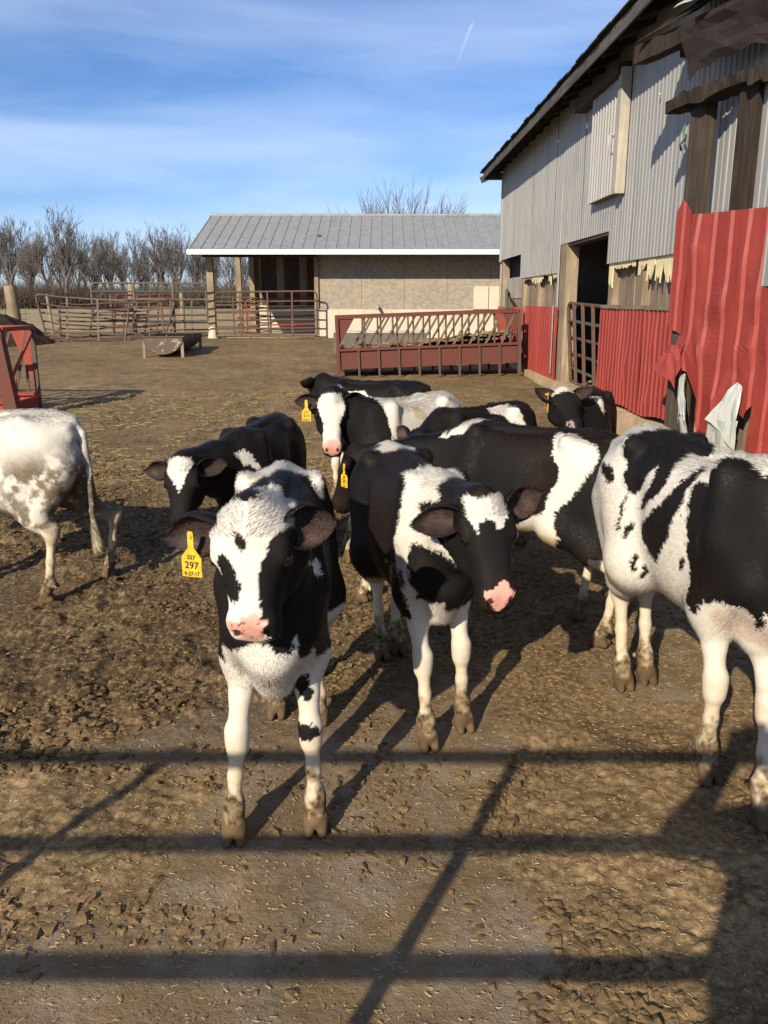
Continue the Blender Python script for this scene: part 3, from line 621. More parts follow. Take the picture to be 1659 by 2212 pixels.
# ================================================================ trees
def tree_mesh(seed, height, spread=.55, levels=6, trunk_r=.18, twig=.018, fork=.28, sides=(7, 6, 5, 4, 3, 3), stems=1, nk=(2, 3)):
    rr = random.Random(seed); tk_ = MB(); cr_ = MB()
    def grow(p, d, L_, r, lv):
        n = 5 if lv < 2 else 4 if lv < 4 else 3; pts = [p.copy()]; rad = [r]; q = p.copy(); dd = d.copy()
        for i in range(n):
            dd = (dd + Vector((rr.gauss(0, .10), rr.gauss(0, .10), rr.gauss(0, .06) + (.05 if lv > 0 else 0)))).normalized(); q = q + dd * (L_ / n); pts.append(q.copy()); rad.append(max(twig * .45, r * (1 - (.5 if lv else .42) * (i + 1) / n)))
        (tk_ if lv == 0 else cr_).tube(pts, rad, sides[min(lv, 5)], caps=False)
        if lv >= levels - 1: return
        k_ = rr.randint(*nk) + (1 if lv in (1, 2) else 0)
        for c in range(k_ + (2 if lv == 0 else 0)):
            t = (.62 + .38 * rr.random() if lv == 0 and stems == 1 else .3 + .65 * rr.random()) if c else 1.0
            idx = min(n, max(1, int(t * n + .5))); bp = pts[idx]; a_ = rr.random() * 6.283; sp_ = spread * (.55 + .8 * rr.random()) * (.45 if c == 0 else 1)
            b_ = (pts[idx] - pts[idx-1]).normalized(); o_ = b_.orthogonal().normalized(); o_.rotate(Matrix.Rotation(a_, 3, b_))
            nd = (b_ + o_ * sp_).normalized(); nd.z = max(nd.z, -.05) + .12; nd.normalize()
            grow(bp, nd, L_ * (.62 + .22 * rr.random()) * (.95 if lv == 0 else .9), max(twig, rad[idx] * (.78 if c == 0 else .55 + .15 * rr.random())), lv + 1)
    for s in range(stems):
        d0 = Vector((rr.gauss(0, .04), rr.gauss(0, .04), 1)) if stems == 1 else Vector((math.cos(s * 2.4) * (.35 + .5 * rr.random()), math.sin(s * 2.4) * .4, 1))
        grow(Vector((rr.gauss(0, .1) if stems > 1 else 0, 0, -.2)), d0.normalized(), height * fork, trunk_r, 0)
    return tk_, cr_
def tree(label, x, y, seed, height, z=.46, group=None, src=None, sc_=1., rz=0., **kw):
    if src is None:
        t = empty('bare_tree', (x, y, z), rz); a_, b_ = tree_mesh(seed, height, **kw); a_.build('trunk', M_BARK, t); b_.build('crown', M_TWIG, t)
    else: t = copy_tree(src); t.location = (x, y, z); t.rotation_euler = (0, 0, rz)
    t.scale = (sc_, sc_, sc_ * (1.0)); tag(t, label, 'tree', group); return t
GT = 'bare trees along the field edge'; LT = 'bare winter tree in the distant row along the field edge'
protos = [tree(LT, -24 + i * 3.0, 118 + (i % 3) * 7, 100 + i, 13.5, group=GT, trunk_r=.33, twig=.026, spread=.52, levels=6, fork=.36, nk=(2, 4)) for i in range(6)]
rr = random.Random(21); ORD = 'first second third fourth fifth sixth seventh eighth ninth tenth eleventh twelfth thirteenth fourteenth fifteenth'.split()
xs = [-57.5, -55, -52, -49.5, -47, -44.5, -42, -40, -37.5, -35, -33, -30.5, -28.5, -26, -24]
hs_ = [1.05, 1.0, 1.0, .92, 1.0, 1.08, 1.05, .72, .80, .62, .60, .95, .98, .9, .6]
for i, (x, h) in enumerate(zip(xs, hs_)):
    yy = 112 + rr.random() * 26
    h *= .93
    if i < 6: t = protos[i]; t.location = (x * yy / 118, yy, .46); t.scale = (h, h, h); t.rotation_euler.z = rr.random() * 6
    else: t = tree(LT, x * yy / 118, yy, 0, 0, group=GT, src=protos[rr.randrange(6)], sc_=h * (.95 + .1 * rr.random()), rz=rr.random() * 6)
    t['label'] = ORD[i] + ' bare tree of the front row along the field, counted from the picture edge'
for i in range(44):
    yy = 138 + rr.random() * 34; x = -74 + i * 1.28 + rr.random() * 2
    tree('bare winter tree in the dense rear rows of the field edge wood', x * yy / 130, yy, 0, 0, group='rear row of bare trees', src=protos[rr.randrange(6)], sc_=.66 + .36 * rr.random(), rz=rr.random() * 6)
# tangled undergrowth below the trees
NB = 60000
bx_ = rng.uniform(-130, -14, NB); by_ = rng.uniform(108, 150, NB); hgt = .6 + 3.2 * rng.random(NB) ** 1.6 * (.6 + .8 * vnoise2(bx_ * .11, by_ * .05, 81))
tl_ = rng.normal(0, .5, (NB, 2)); p0_ = np.stack([bx_, by_, np.full(NB, .4) + rng.random(NB) * 1.2], 1); p1_ = p0_ + np.stack([tl_[:, 0] * hgt, tl_[:, 1] * hgt, hgt], 1)
w_ = (.02 + .05 * rng.random(NB))[:, None]; sd_ = np.stack([np.cos(bx_ * 7), np.sin(bx_ * 7) * .3, 0 * bx_], 1) * w_
V = np.concatenate([p0_ - sd_, p0_ + sd_, p1_, p0_ + np.array((0, .12, 0))]); I = np.arange(NB)
F3 = np.concatenate([np.stack([I, I + NB, I + 2 * NB], 1), np.stack([I + NB, I + 3 * NB, I + 2 * NB], 1), np.stack([I + 3 * NB, I, I + 2 * NB], 1)])
tag(np_mesh('undergrowth', V, F3, M_BRUSH, smooth=False), 'tangled brown undergrowth along the foot of the distant trees', 'undergrowth', kind='stuff')
tree('wide bare tree fanning up behind the shed roof', .8, 44, 300, 8.0, stems=11, spread=.42, levels=5, trunk_r=.09, twig=.012, fork=.40, nk=(2, 4), sc_=.83)
tree('small bare treetop just above the shed ridge beside the wide bare tree', -5.6, 74, 304, 10.4, trunk_r=.16, twig=.022, levels=6)
# ================================================================ calves
def smin(a, b, k):
    h = np.clip(0.5 + 0.5 * (b - a) / k, 0, 1); return b * (1 - h) + a * h - k * h * (1 - h)
class SDF:
    def __init__(s, lo, hi, h):
        s.h = h; s.lo = np.array(lo, float); s.n = np.ceil((np.array(hi) - s.lo) / h).astype(int) + 1
        s.D = np.full(s.n, 1.0, np.float32)
        s.ax = [(s.lo[i] + h * np.arange(s.n[i])).astype(np.float32) for i in range(3)]
    def sub(s, lo, hi):
        a = np.clip(np.floor((np.array(lo) - s.lo) / s.h).astype(int), 0, s.n - 1); b = np.clip(np.ceil((np.array(hi) - s.lo) / s.h).astype(int) + 1, 1, s.n)
        sl = tuple(slice(a[i], b[i]) for i in range(3))
        return sl, np.meshgrid(*[s.ax[i][sl[i]] for i in range(3)], indexing='ij')
    def put(s, sl, d, k, op=1):
        if op > 0: s.D[sl] = smin(s.D[sl], d, k)
        else: s.D[sl] = -smin(-s.D[sl], d, k)
    def cone(s, a, b, ra, rb, k=.03, op=1, flat=None):
        a = np.array(a, float); b = np.array(b, float); m = max(ra, rb) * (1.0 if flat is None else max(1, 1 / flat[1])) + .06
        sl, (X, Y, Z) = s.sub(np.minimum(a, b) - m, np.maximum(a, b) + m)
        ab = b - a; L2 = max(ab @ ab, 1e-9)
        px, py, pz = X - a[0], Y - a[1], Z - a[2]
        t = np.clip((px * ab[0] + py * ab[1] + pz * ab[2]) / L2, 0, 1)
        qx, qy, qz = px - t * ab[0], py - t * ab[1], pz - t * ab[2]
        r = ra + (rb - ra) * t
        if flat is None: d = np.sqrt(qx * qx + qy * qy + qz * qz) - r
        else:
            n, f = flat; n = np.array(n, float); n /= np.linalg.norm(n)   # stretch by 1/f along n
            c = qx * n[0] + qy * n[1] + qz * n[2]; rest = np.maximum(qx * qx + qy * qy + qz * qz - c * c, 0)
            d = (np.sqrt(rest + (c * f) ** 2) - r) * (1 if f >= 1 else 1.0)
            if f > 1: d = d / f ** .5
        s.put(sl, d, k, op)
    def loft(s, O, F, U, Rt, prof, k=.03, p=2.3):
        """prof rows: t, halfwidth, top, bottom along axis F from O"""
        prof = np.array(prof, float); O = np.array(O, float)
        t0, t1 = prof[0, 0], prof[-1, 0]; m = prof[:, 1:].__abs__().max() + .05
        ends = np.array([O + F * t0, O + F * t1])
        sl, (X, Y, Z) = s.sub(ends.min(0) - m, ends.max(0) + m)
        px, py, pz = X - O[0], Y - O[1], Z - O[2]
        t = px * F[0] + py * F[1] + pz * F[2]; u = px * U[0] + py * U[1] + pz * U[2]; r = px * Rt[0] + py * Rt[1] + pz * Rt[2]
        tc = np.clip(t, t0, t1)
        # smooth (cubic hermite) interpolation of the profile on a fine table
        T = np.linspace(t0, t1, 400)
        def cub(c):
            x = prof[:, 0]; y = prof[:, c]; mm = np.gradient(y, x); i = np.clip(np.searchsorted(x, T) - 1, 0, len(x) - 2)
            hh = x[i + 1] - x[i]; q = (T - x[i]) / hh
            return (2*q**3 - 3*q**2 + 1) * y[i] + (q**3 - 2*q**2 + q) * hh * mm[i] + (-2*q**3 + 3*q**2) * y[i+1] + (q**3 - q**2) * hh * mm[i+1]
        hw = np.maximum(np.interp(tc, T, cub(1)), .004); tp = np.interp(tc, T, cub(2)); bt = np.interp(tc, T, cub(3))
        hh = np.maximum((tp - bt) / 2, .004); cu = (tp + bt) / 2
        q = (np.abs(r / hw) ** p + np.abs((u - cu) / hh) ** p) ** (1 / p)
        d = (q - 1) * np.minimum(hw, hh) * .9
        e = np.abs(t - tc); d = np.where(e > 0, np.sqrt(np.maximum(d, 0) ** 2 + e * e) + np.minimum(d, 0) * 0, d)
        s.put(sl, d.astype(np.float32), k)
    def mesh(s):
        D = s.D; h = s.h; n = np.array(D.shape)
        ins = D < 0
        c = [D[i:n[0]-1+i, j:n[1]-1+j, k:n[2]-1+k] for i in (0, 1) for j in (0, 1) for k in (0, 1)]
        ci = np.zeros(n - 1, np.int8)
        for a in c: ci += (a < 0)
        act = (ci > 0) & (ci < 8); idx = np.full(n - 1, -1, np.int64); ids = np.argwhere(act); idx[act] = np.arange(len(ids))
        vals = np.stack([a[act] for a in c], 1)
        offs = np.array([(i, j, k) for i in (0, 1) for j in (0, 1) for k in (0, 1)], float)
        acc = np.zeros((len(ids), 3)); cnt = np.zeros(len(ids))
        for a in range(8):
            for b in range(a + 1, 8):
                if np.abs(offs[a] - offs[b]).sum() != 1: continue
                va, vb = vals[:, a], vals[:, b]; cr = (va < 0) != (vb < 0)
                t = np.where(cr, va / np.where(cr, va - vb, 1), 0)
                acc += np.where(cr[:, None], offs[a] + t[:, None] * (offs[b] - offs[a]), 0); cnt += cr
        V = s.lo + h * (ids + acc / cnt[:, None])
        F = []
        for ax in range(3):
            o1, o2 = [(1, 2), (2, 0), (0, 1)][ax]
            sl0 = [slice(None)] * 3; sl1 = [slice(None)] * 3; sl0[ax] = slice(0, -1); sl1[ax] = slice(1, None)
            A, B = ins[tuple(sl0)], ins[tuple(sl1)]
            e = np.argwhere(A != B); ok = (e[:, o1] > 0) & (e[:, o2] > 0) & (e[:, o1] < n[o1] - 1) & (e[:, o2] < n[o2] - 1); e = e[ok]
            flip = B[tuple(e.T)]
            d1 = np.zeros(3, int); d1[o1] = 1; d2 = np.zeros(3, int); d2[o2] = 1
            q = np.stack([idx[tuple((e - d1 - d2).T)], idx[tuple((e - d2).T)], idx[tuple(e.T)], idx[tuple((e - d1).T)]], 1)
            q[flip] = q[flip][:, ::-1]; F.append(q)
        F = np.concatenate(F); return V, F[(F >= 0).all(1)]
def unit(v): v = np.array(v, float); return v / np.linalg.norm(v)
def vnormals(V, F):
    n = np.cross(V[F[:, 2]] - V[F[:, 0]], V[F[:, 3]] - V[F[:, 1]]); N = np.zeros_like(V)
    for k in range(4): np.add.at(N, F[:, k], n)
    return N / np.maximum(np.linalg.norm(N, axis=1, keepdims=True), 1e-12)
def inpoly(x, y, poly):
    poly = np.array(poly, float); r = np.zeros(len(x), bool); j = len(poly) - 1
    for i in range(len(poly)):
        xi, yi = poly[i]; xj, yj = poly[j]
        c = ((yi > y) != (yj > y)) & (x < (xj - xi) * (y - yi) / (yj - yi + 1e-12) + xi); r ^= c; j = i
    return r

def coat_mat(name, hair):
    k = NT(name); at = k.n('ShaderNodeAttribute', attribute_name='col')
    col = at.outputs['Color']
    k.base(col, .5 if hair else .75, 0, .22 if hair else .12)
    if hair:
        an = k.n('ShaderNodeAttribute', attribute_name='nrm')
        vt = k.n('ShaderNodeVectorTransform', {'Vector': an.outputs['Vector']}, vector_type='NORMAL', convert_from='OBJECT', convert_to='WORLD')
        g = k.n('ShaderNodeNewGeometry')
        v = k.n('ShaderNodeMix', {'Factor': .14, 'A': vt.outputs[0], 'B': g.outputs['Normal']}, data_type='VECTOR')
        for i in v.inputs:
            if i.type == 'VECTOR' and i.name == 'A': k.set(i, vt.outputs[0])
            if i.type == 'VECTOR' and i.name == 'B': k.set(i, g.outputs['Normal'])
        ro = [o for o in v.outputs if o.type == 'VECTOR'][0]
        nn = k.n('ShaderNodeVectorMath', {0: ro}, operation='NORMALIZE')
        k.t.links.new(nn.outputs[0], k.b.inputs['Normal'])
    else:
        k.bump(k.noise(160, 3), .2, .003)
    return k.m
M_COAT = coat_mat('calf_skin', False); M_HAIR = coat_mat('calf_hair', True)
k = NT('calf_eye'); M_EYE = k.base((.006, .004, .003), .06, 0, .6)
M_TAG = plain('tag_yellow', (.66, .38, .02), .5, 0, .28, 45)
M_INK = plain('tag_ink', (.012, .01, .01), .6, 0, .1)

WHITE = np.array((.60, .555, .485)); BLACK = np.array((.0080, .0074, .0075)); BROWN = np.array((.0165, .0098, .0075))
PINK = np.array((.66, .34, .27)); MUD = np.array((.085, .055, .028)); TAN = np.array((.50, .36, .19))
HOOF = np.array((.10, .065, .035))

TORSO = [(-.475, .035, .79, .66), (-.455, .070, .835, .60), (-.41, .105, .880, .53), (-.33, .130, .903, .49), (-.22, .146, .905, .465), (-.08, .164, .885, .435), (.05, .162, .880, .425),
         (.16, .142, .892, .43), (.25, .115, .900, .45), (.31, .092, .880, .485), (.355, .065, .83, .54), (.385, .03, .76, .62)]
HEAD = [(-.035, .045, .000, -.070), (-.015, .068, .028, -.095), (.03, .082, .046, -.118), (.09, .088, .052, -.135), (.14, .080, .047, -.135), (.19, .064, .038, -.115),
        (.24, .054, .031, -.090), (.275, .052, .028, -.082), (.30, .055, .020, -.078), (.325, .052, -.002, -.074), (.342, .044, -.022, -.066), (.350, .028, -.034, -.056)]

class Calf: pass
def calf(name, label, rear, heading, S=1.0, poll=None, face=None, dors=None, feet=None, ears=((1, 0), (1, 0)), vox=.008, tail=None, tag_on=None,
         headscale=1.0, bend=0.0, fat=1.0, neckr=1.0, dewlap=0, turn=0.0, lift=None, coat=None, hair=0, hair_r=.0005, group=None, earcol=None, seed=1, hl=1.0, drop=0.0):
    """rear: world XY of the point under the middle of the body; heading: degrees, 0 = facing +Y away from the camera, clockwise"""
    c = Calf(); a = R(90 - heading)
    ca, sa = math.cos(a), math.sin(a); gx, gy = rear; g0 = float(gbase(gy))
    def L(p):                      # world -> local
        p = np.array(p, float); dx, dy = p[0] - gx, p[1] - gy
        return np.array((dx * ca + dy * sa, -dx * sa + dy * ca, (p[2] if len(p) > 2 else g0) - g0))
    def LV(v): v = np.array(v, float); return np.array((v[0] * ca + v[1] * sa, -v[0] * sa + v[1] * ca, v[2]))
    torso = np.array(TORSO) * S; torso[:, 1] *= fat
    torso[:, 2:] -= drop
    # head frame
    f = unit(LV(face)); u = LV(dors); u = unit(u - f * (u @ f)); r = np.cross(f, u); P = L(poll)
    hs = S * headscale
    lo = np.array((-.62 * S, -.36 * S, -.02)); hi = np.array((.6 * S, .36 * S, 1.0 * S))
    for q in [P, P + f * .36 * hs, P - u * .14 * hs]: lo = np.minimum(lo, q - .17); hi = np.maximum(hi, q + .17)
    # feet
    df = [(.235, -.09), (.235, .09), (-.36, -.105), (-.36, .105)]     # fore right, fore left, hind right, hind left
    ft = []
    for i in range(4):
        if feet and feet[i] is not None:
            q = L((feet[i][0], feet[i][1], float(gz(*feet[i][:2])) + (feet[i][2] if len(feet[i]) > 2 else 0)))
        else: q = np.array((df[i][0] * S, df[i][1] * S, 0.0))
        ft.append(q); lo = np.minimum(lo, q - .12); hi = np.maximum(hi, q + .12)
    lo[2] = min(-.02, lo[2] if lo[2] > -.05 else -.05)
    G = SDF(lo, hi, vox)
    ex, ey, ez = np.eye(3)
    G.loft((0, 0, 0), ex, ez, -ey, torso, .03, 2.25)
    # pelvis bones, rump
    for s_ in (-1, 1):
        G.cone((-.255*S, s_*.112*S, .872*S - drop), (-.285*S, s_*.108*S, .850*S - drop), .030*S, .028*S, .04)
        G.cone((-.44*S, s_*.052*S, .825*S - drop), (-.455*S, s_*.05*S, .80*S - drop), .034*S, .03*S, .03)
        G.cone((-.165*S, s_*.205*S, .73*S - drop), (-.15*S, s_*.205*S, .66*S - drop), .055*S, .05*S, .07, op=-1)
        G.cone((.20*S, s_*.085*S, .87*S - drop), (.235*S, s_*.10*S, .72*S - drop), .038*S, .045*S, .04)
    for q_ in range(9): G.cone(((-.36 + q_*.07)*S, 0, .893*S - drop), ((-.33 + q_*.07)*S, 0, .893*S - drop), .016*S, .014*S, .03)
    legs = []
    for i in range(4):
        s_ = -1 if i in (0, 2) else 1; q = ft[i]; dz = q[2]
        if i < 2:
            sh = np.array((.235*S, s_*.054*S, .68*S - drop)); el = np.array((.175*S, s_*.078*S*fat, .50*S - drop)) * .75 + np.array((q[0]-.03*S, q[1], .5*S - drop)) * .25
            fe = q + np.array((-.012, 0, .098*S)); kn = el * .42 + fe * .58 + np.array((.022*S, 0, .02*S))
            pt = np.array((.315*S, s_*.055*S, .62*S - drop))
            G.cone(sh, pt, .085*S, .062*S, .06, flat=(ey, 1.15))
            G.cone(sh, el, .088*S, .062*S, .06, flat=(ey, 1.2)); G.cone(pt, el, .062*S, .056*S, .05)
            mid = el * .5 + kn * .5
            G.cone(el, mid, .050*S, .031*S, .04); G.cone(mid, kn, .031*S, .026*S, .015)
            G.cone(kn + (0, 0, .022*S), kn - (0, 0, .022*S), .0345*S, .0315*S, .015)
        else:
            hp = np.array((-.33*S, s_*.072*S, .74*S - drop)); st = np.array((-.20*S + (q[0] + .36*S) * .3, s_*.11*S, .52*S - drop))
            fe = q + np.array((-.012, 0, .10*S)); kn = np.array((q[0] - .045*S, q[1] * .93 + s_ * .008, .345*S + dz * .7))
            G.cone(hp, st, .118*S, .092*S, .07, flat=(ey, 1.25)); bu = np.array((-.42*S, s_*.07*S, .66*S - drop)); G.cone(bu, st * .4 + kn * .6, .075*S, .055*S, .07)
            mid = st * .45 + kn * .55
            G.cone(st, mid, .086*S, .052*S, .05); G.cone(mid, kn, .048*S, .033*S, .03)
            G.cone(kn + np.array((-.020*S, 0, .032*S)), kn - (0, 0, .025*S), .026*S, .030*S, .02)
        cm = kn * .45 + fe * .55
        G.cone(kn, cm, .024*S, .0185*S, .015); G.cone(cm, fe, .0185*S, .022*S, .02)
        G.cone(fe + np.array((-.004, 0, .008)) * S, fe + np.array((.004, 0, -.014)) * S, .0285*S, .0275*S, .012)
        co = q + np.array((.012, 0, .048)) * S; G.cone(fe, co, .025*S, .029*S, .015)
        for e in (-1, 1):      # two claws
            G.cone(co + np.array((-.004, e*.0155*S, 0)), q + np.array((.036*S, e*.0185*S, .012*S)), .0215*S, .013*S, .004)
            G.cone(q + np.array((-.018*S, e*.0165*S, .020*S)), q + np.array((.03*S, e*.0185*S, .011*S)), .018*S, .012*S, .005)
            G.cone(fe + np.array((-.034*S, e*.018*S, -.012*S)), fe + np.array((-.036*S, e*.018*S, -.022*S)), .0095*S, .008*S, .008)   # dew claws
        legs.append((kn, fe, q))
    # neck
    nb = P - u * .055 * hs + f * .02 * hs
    t_hi = np.array((.25*S, 0, .80*S - drop)); t_lo = np.array((.285*S, 0, .66*S - drop))
    m1 = t_hi * .5 + (P - u*.045*hs) * .5; m2 = t_lo * .5 + (P - u * .10 * hs + f * .07 * hs) * .5
    nr = neckr * S
    G.cone(t_hi, m1, .085*nr, .066*nr, .06); G.cone(m1, P - u*.045*hs, .066*nr, .058*nr, .05)
    G.cone(t_lo, m2, .092*nr, .072*nr, .06); G.cone(m2, P - u*.085*hs + f*.06*hs, .072*nr, .06*nr, .05)
    G.cone(t_hi*.5+t_lo*.5, m1*.5+m2*.5, .098*nr, .078*nr, .05); G.cone(m1*.5+m2*.5, nb, .078*nr, .066*nr, .05)
    br = np.array((.345*S, 0, .555*S - drop)); G.cone(t_lo, br, .082*S, .052*S, .05); G.cone(br, np.array((.29*S, 0, .455*S - drop)), .052*S, .045*S, .05)
    if dewlap: G.cone(m2 - (0, 0, .05*S), br, .04*S, .045*S, .06)
    # head
    hp = np.array(HEAD) * hs; hp[:, 0] *= hl
    H = lambda t, y, z: P + f * t * hs * hl + r * y * hs + u * z * hs
    G.loft(P, f, u, r, hp, .018, 2.6)
    G.cone(H(.0, 0, .012), H(.05, 0, .022), .045*hs, .035*hs, .03)
    for s_ in (-1, 1):
        G.cone(H(.075, s_*.062, .014), H(.115, s_*.068, .018), .024*hs, .017*hs, .018)           # brow
        G.cone(H(.10, s_*.052, -.085), H(.17, s_*.043, -.078), .050*hs, .036*hs, .03)           # cheek
        G.cone(H(.29, s_*.030, -.006), H(.318, s_*.030, -.020), .026*hs, .021*hs, .012)         # nostril wing
        G.cone(H(.342, s_*.0225, -.012), H(.322, s_*.036, .004), .0075*hs, .0055*hs, .004, op=-1)
        G.cone(H(.115, s_*.0905, .004), H(.135, s_*.0865, -.002), .011*hs, .009*hs, .006, op=-1)   # eye socket
    G.cone(H(.30, 0, -.062), H(.325, 0, -.058), .032*hs, .026*hs, .015)                         # chin
    for s_ in (-1, 1):
        G.cone(H(.338, s_*.03, -.048), H(.30, s_*.062, -.052), .0045*hs, .0035*hs, .004, op=-1)      # mouth line
    G.cone(H(.352, -.03, -.046), H(.352, .03, -.046), .006*hs, .006*hs, .004, op=-1)
    # tail
    if tail is None: tail = [(-.455, 0, .86), (-.50, 0, .80), (-.515, 0, .66), (-.51, 0, .5), (-.505, 0, .36)]
    tl = [np.array(q) * S - np.array((0, 0, drop)) for q in tail]
    G.cone(tl[0] + np.array((.05*S, 0, .0)), tl[0], .035*S, .028*S, .05)
    for q0, q1, r0, r1 in zip(tl[:-1], tl[1:], (.026, .02, .015, .013, .02, .02), (.02, .015, .013, .022, .02, .012)): G.cone(q0, q1, r0*S, r1*S, .012)
    V, F = G.mesh(); del G
    # light smoothing
    for _ in range(2):
        A = np.zeros_like(V); n = np.zeros(len(V))
        for k0 in range(4):
            i, j = F[:, k0], F[:, (k0 + 1) % 4]
            np.add.at(A, i, V[j]); np.add.at(n, i, 1); np.add.at(A, j, V[i]); np.add.at(n, j, 1)
        V = V * .6 + (A / np.maximum(n, 1)[:, None]) * .4
    N = vnormals(V, F)
    nbody = len(V)
    # ears (cupped leaves, joined to the same mesh)
    EV = []; EF = []; EIN = []; c.tagpt = None
    side_v = [V]; off = nbody; allF = [F]; earflag = [np.zeros(nbody)]; eart = [np.zeros(nbody)]
    for s_, e in ((1, ears[0]), (-1, ears[1])):        # s_=+1 calf's right, -1 left
        up_, back_ = e[0:2] if e is not None and len(e) >= 2 else (0, 0)
        if e is None: continue
        d = unit(r * s_ * 1.0 + f * (-up_) - u * back_)       # up_>0 lifts the tip, back_>0 sweeps it backwards
        nrm = e[2] if len(e) > 2 else None
        opn = unit(u * 1.0 + f * .35 - r * s_ * .1) if nrm is None else unit(f * nrm[0] + r * s_ * nrm[1] + u * nrm[2])
        opn = unit(opn - d * (opn @ d)); wd = np.cross(d, opn)
        base = H(.035, s_ * .068, -.022); EL = .142 * hs * (e[3] if len(e) > 3 else 1); EW = .045 * hs
        ns, nc = 22, 17; g = np.zeros((2, ns, nc, 3))
        for i in range(ns):
            t = i / (ns - 1); wv = EW * (0.42 + .58 * math.sin(math.pi * min(1, (t * .92 + .04)) ** .8)) * (1 if t < .55 else max(.02, math.sqrt(max(0, 1 - ((t - .55) / .46) ** 2.2))))
            ang = R(98) * (1 - t) ** .8 + R(34)
            for j in range(nc):
                q = (j / (nc - 1) * 2 - 1); th = q * ang
                rad = wv / max(.5, math.sin(min(ang, R(90))))
                pos = base + d * (t * EL) + wd * (math.sin(th) * rad) + opn * (rad * (1 - math.cos(th)) * .9 - .018 * hs * math.sin(math.pi * t))
                inw = -(wd * math.sin(th)) + opn * math.cos(th)
                edge = (1 - abs(q) ** 3) * (1 if t < .9 else .4)
                g[0, i, j] = pos; g[1, i, j] = pos - unit(inw) * (.0015 + .005 * edge) * hs
        gv = g.reshape(-1, 3); fl = []
        def id_(l, i, j): return off + l * ns * nc + i * nc + j
        for i in range(ns - 1):
            for j in range(nc - 1):
                fl.append((id_(0, i, j), id_(0, i, j+1), id_(0, i+1, j+1), id_(0, i+1, j))); fl.append((id_(1, i+1, j), id_(1, i+1, j+1), id_(1, i, j+1), id_(1, i, j)))
            for j, fw in ((0, 1), (nc - 1, 0)):
                q = (id_(0, i, j), id_(0, i+1, j), id_(1, i+1, j), id_(1, i, j)); fl.append(q if fw else q[::-1])
        for j in range(nc - 1): fl.append((id_(0, ns-1, j), id_(0, ns-1, j+1), id_(1, ns-1, j+1), id_(1, ns-1, j)))
        fl = np.array(fl)
        if s_ < 0: fl = fl[:, ::-1]
        side_v.append(gv); allF.append(fl); off += len(gv)
        fe = np.zeros(len(gv)); fe[:ns*nc] = 1.0 * s_; fe[ns*nc:] = 2.0 * s_; earflag.append(fe); eart.append(np.tile(np.repeat(np.linspace(0, 1, ns), nc), 2))
        if tag_on == s_: c.tagpt = (base + d * EL * .50 + opn * .012 * hs, d, opn, wd)
    V = np.concatenate(side_v); F = np.concatenate(allF); ef = np.concatenate(earflag); et = np.concatenate(eart)
    N = vnormals(V, F)
    # coat colour
    c.P, c.f, c.u, c.r, c.hs, c.S, c.hl = P, f, u, r, hs, S, hl
    c.legs = legs; c.name = name
    def colour(V, N, ef, et, sd=0):
        q = V - P; ht, hr, hu = (q @ f) / hs / hl, (q @ r) / hs, (q @ u) / hs
        ishead = (ht > -.03) & (ht < .40) & (np.abs(hr) < .13) & (hu > -.16) & (hu < .12)
        jit = np.stack([fbm3(V * 38, 3 + seed), fbm3(V * 38, 13 + seed), fbm3(V * 38, 23 + seed)], 1) - .5
        Vj = V / S + jit * .024 + (rng.random(V.shape) - .5) * .009
        qj = V + jit * .007 + (rng.random(V.shape) - .5) * .006 - P; hj = np.stack([(qj @ f) / hs / hl, (qj @ r) / hs, (qj @ u) / hs], 1)
        C = coat(c, Vj, N, ishead, hj, ef, et) if coat else np.tile(WHITE*.45, (len(V), 1))
        C = C.copy()
        return C, ishead, (ht, hr, hu)
    c.colour = colour
    def finish(V, N, ef, et):
        C, ishead, (ht, hr, hu) = colour(V, N, ef, et)
        if earcol is not None:
            m = np.abs(ef) > 0; inner = np.abs(ef) == 1
            edge = sstep(.15, .6, et)
            C[m] = BLACK * 1.3
            ic = np.array(earcol); nn = fbm3(V * 60, 5)[:, None]
            pk_ = sstep(.48, .62, fbm3(V * 16, 6))[:, None] * sstep(.05, .3, et)[:, None] * sstep(.95, .6, et)[:, None]
            C[inner] = ((ic * (1 - pk_ * .5) + np.array((.13, .072, .058)) * pk_ * .5) * (.4 + .9 * nn))[inner]
        for s_ in (-1, 1):
            m = (((ht - .324) / .013) ** 2 + ((hr - s_ * .032) / .0095) ** 2 + ((hu - .002) / .016) ** 2) < 1; C[m] = C[m] * np.array((.16, .09, .09))
            m = (((ht - .120) / .022) ** 2 + ((hr - s_ * .076) / .022) ** 2 + ((hu - .006) / .015) ** 2) < 1; C[m] = C[m] * .25
        m = (ht > .285) & (ht < .36) & (np.abs(hu + .049) < .004) & (np.abs(hr) < .075); C[m] = C[m] * .35
        # mud on the legs, staining below, hooves
        nn = fbm3(V * 22, 41 + seed); n2 = fbm3(V * 60, 47 + seed); zz_ = V[:, 2] / S
        stain = sstep(.50, .17, zz_ + (nn - .5) * .22) * .58 * (C.mean(1) > .15)
        C = C * (1 - stain[:, None]) + TAN * (.6 + .7 * n2[:, None]) * stain[:, None]
        n5 = fbm3(V * 115, 53 + seed)
        mud = sstep(.185, .085, zz_ + (nn - .5) * .22 + (n2 - .5) * .08 + (n5 - .5) * .05) * (.86 + .14 * sstep(.62, .45, n2))
        mc = np.array((.055, .036, .018)) * (1 - sstep(.35, .62, n5))[:, None] + np.array((.17, .115, .055)) * sstep(.35, .62, n5)[:, None]
        C = C * (1 - mud[:, None]) + mc * (.5 + 1.0 * n2[:, None]) * mud[:, None]
        hf = sstep(.062, .05, zz_ + (n2 - .5) * .02)
        C = C * (1 - hf[:, None]) + (HOOF * (.45 + 1.2 * nn[:, None])) * hf[:, None]
        return C
    col = finish(V, N, ef, et)
